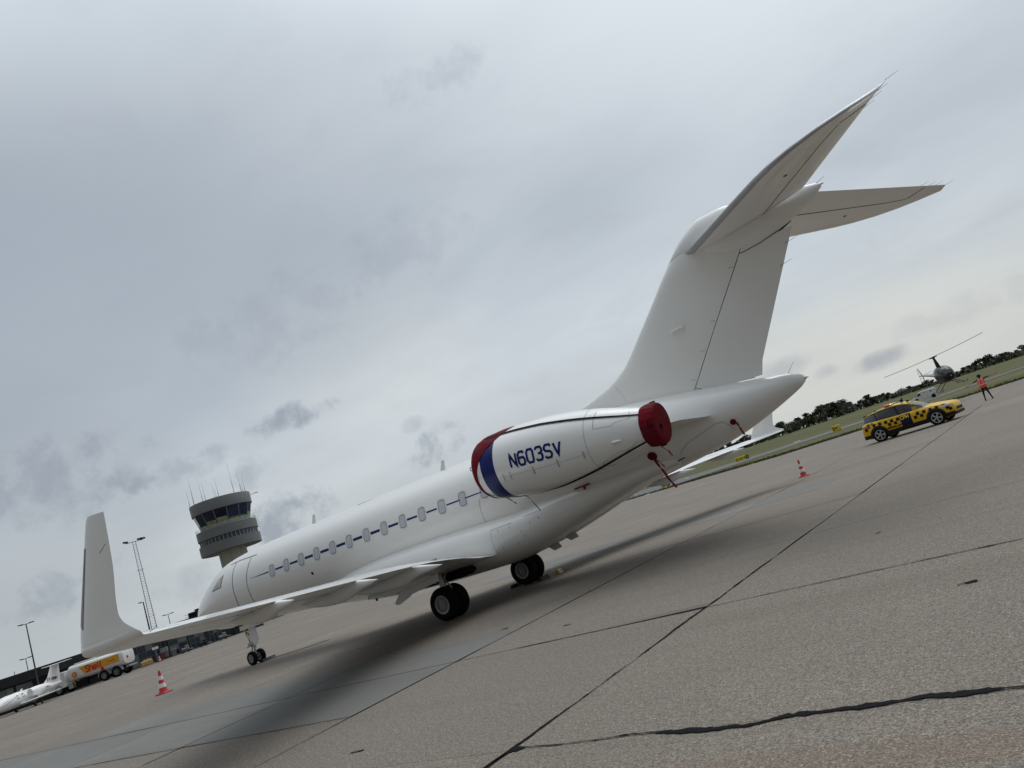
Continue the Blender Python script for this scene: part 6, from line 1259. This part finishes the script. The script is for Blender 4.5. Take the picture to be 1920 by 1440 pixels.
pr, _ = arm(-1, (-.36, -.02, 1.36), ((-.56, -.03, 1.37), (-.62, -.03, 1.375)))
plh, _ = arm(1, (.35, -.02, 1.26), ((.53, -.04, 1.24), (.59, -.04, 1.235)))
def fingers(pl, base, d, s):
    """four fingers curled round the wand and a thumb against them"""
    bx, by, bz = base
    for i, ln_ in enumerate((.030, .034, .032, .026)):
        x = bx+d*(i*.016-.024); a = nd((x+d*.012, by+.020, bz+.012), .0085, pl); b = nd((x+d*.014, by+.034, bz-.006), .008, a); nd((x+d*.012, by+.024, bz-.006-ln_*.5), .0075, b)
    a = nd((bx-d*.02, by-.022, bz+.006), .010, pl); nd((bx+d*.006, by-.026, bz+.022), .008, a)
fingers(pr, (-.62, -.03, 1.375), -1, -1); fingers(plh, (.59, -.04, 1.235), 1, 1)
body = skinned('body', nodes, edges, 0, 'cloth', P_)
# head, ears and face sit towards -y, away from the camera; black cap and headset
MB().lathe([(-.10, .01), (-.085, .055), (-.03, .080), (.03, .086), (.08, .070), (.105, .03)], (0, -.025, 1.535), (0, 0, 1), 18).build('head', 'skin', body, 60)
mb = MB(); mb.lathe([(-.02, .088), (.03, .097), (.075, .086), (.11, .045), (.118, .001)], (0, -.018, 1.54), (0, 0, 1), 18); mb.bbox((0, -.13, 1.56), (.13, .10, .015), .006); mb.build('cap', 'cloth', P_, 50)
MB().lathe([(-.09, .03), (-.06, .072), (.02, .090), (.04, .085)], (0, -.002, 1.535), (0, 0, 1), 16).build('hair', 'plast', P_, 50)
mb = MB()
for s in (1, -1): mb.lathe([(0, .035), (.025, .038), (.035, .02)], (s*.085, -.02, 1.53), (s, 0, 0), 12)
mb.path([(s_*.105*math.cos(t_), -.02, 1.54+.11*math.sin(t_)) for t_ in [math.pi*k/8 for k in range(9)] for s_ in (1,)], .010, 6); mb.build('headset', 'plast', P_)
MB().lathe([(-.01, .010), (.02, .004)], (0, -.115, 1.53), (0, -1, 0), 8).build('nose', 'skin', body); 
for s in (1, -1): MB().lathe([(0, .010), (.004, .006)], (s*.032, -.105, 1.55), (0, -1, 0), 8).build('eye', 'plast', body)
MB().bbox((0, -.104, 1.49), (.045, .008, .010), .003).build('mouth', 'redp', body)
# vest: an open-ended shell round the torso
def oval(z, rx_, ry_, n=28): return [(rx_*math.cos(2*math.pi*k/n), -.005+ry_*math.sin(2*math.pi*k/n)+.004*math.sin(5*2*math.pi*k/n), z) for k in range(n)]
VZ = [(.80, .225, .155), (.90, .215, .15), (1.0, .205, .142), (1.1, .205, .142), (1.2, .21, .145), (1.28, .205, .138), (1.34, .165, .115), (1.385, .10, .08), (1.395, .07, .06)]
vest = MB().loft([oval(*v) for v in VZ], False, False).build('vest', 'hivis', P_, 60)
mb = MB()
for z in (.97, ): mb.loft([oval(z, .215, .152), oval(z+.055, .212, .149)], False, False)
for x in (-.09, .09): 
    zz_ = [1.03, 1.1, 1.2, 1.28, 1.34]; f_ = lambda x, z: (x, -.005+(float(np.interp(z, [v[0] for v in VZ], [v[2] for v in VZ]))+.008)*math.sqrt(max(.02, 1-(x/float(np.interp(z, [v[0] for v in VZ], [v[1] for v in VZ])))**2)), z)
    mb.add([f_(x-.02, z) for z in zz_]+[f_(x+.02, z) for z in zz_], [(i, i+1, i+6, i+5) for i in range(4)])
mb.build('reflective_stripe', 'reflect', vest, None)
# sleeves ends and skin at the wrists
for s, w_ in ((-1, ((-.50, -.027, 1.366), (-.575, -.03, 1.372))), (1, ((.47, -.034, 1.246), (.55, -.04, 1.239)))): MB().tube(w_[0], w_[1], .033, .030, 12).build('forearm', 'wand' if s < 0 else 'skin', body)
for o_ in (body,): pass
for s, a, b, m_, lab in ((-1, (-.56, -.01, 1.372), (-1.0, -.02, 1.43), 'wand', 'orange marshalling wand raised in the right hand of the marshaller'), (1, (.52, -.02, 1.242), (.93, -.03, 1.13), 'wood', 'pale marshalling wand held low in the left hand of the marshaller')):
    t = thing('marshalling_wand', lab, 'wand', (PX+a[0], PY+a[1], a[2])); MB().lathe([(0, .012), (.12, .014), (.125, .030), ((Vector(b)-Vector(a)).length, .026), ((Vector(b)-Vector(a)).length+.01, .01)], (0, 0, 0), tuple(Vector(b)-Vector(a)), 12).build('wand', m_, t)
for s in (1, -1): MB().bbox((s*(.17 if s > 0 else .22), -.06 if s > 0 else -.01, .035), (.085, .26, .07), .025).build('shoe', 'plast', P_)
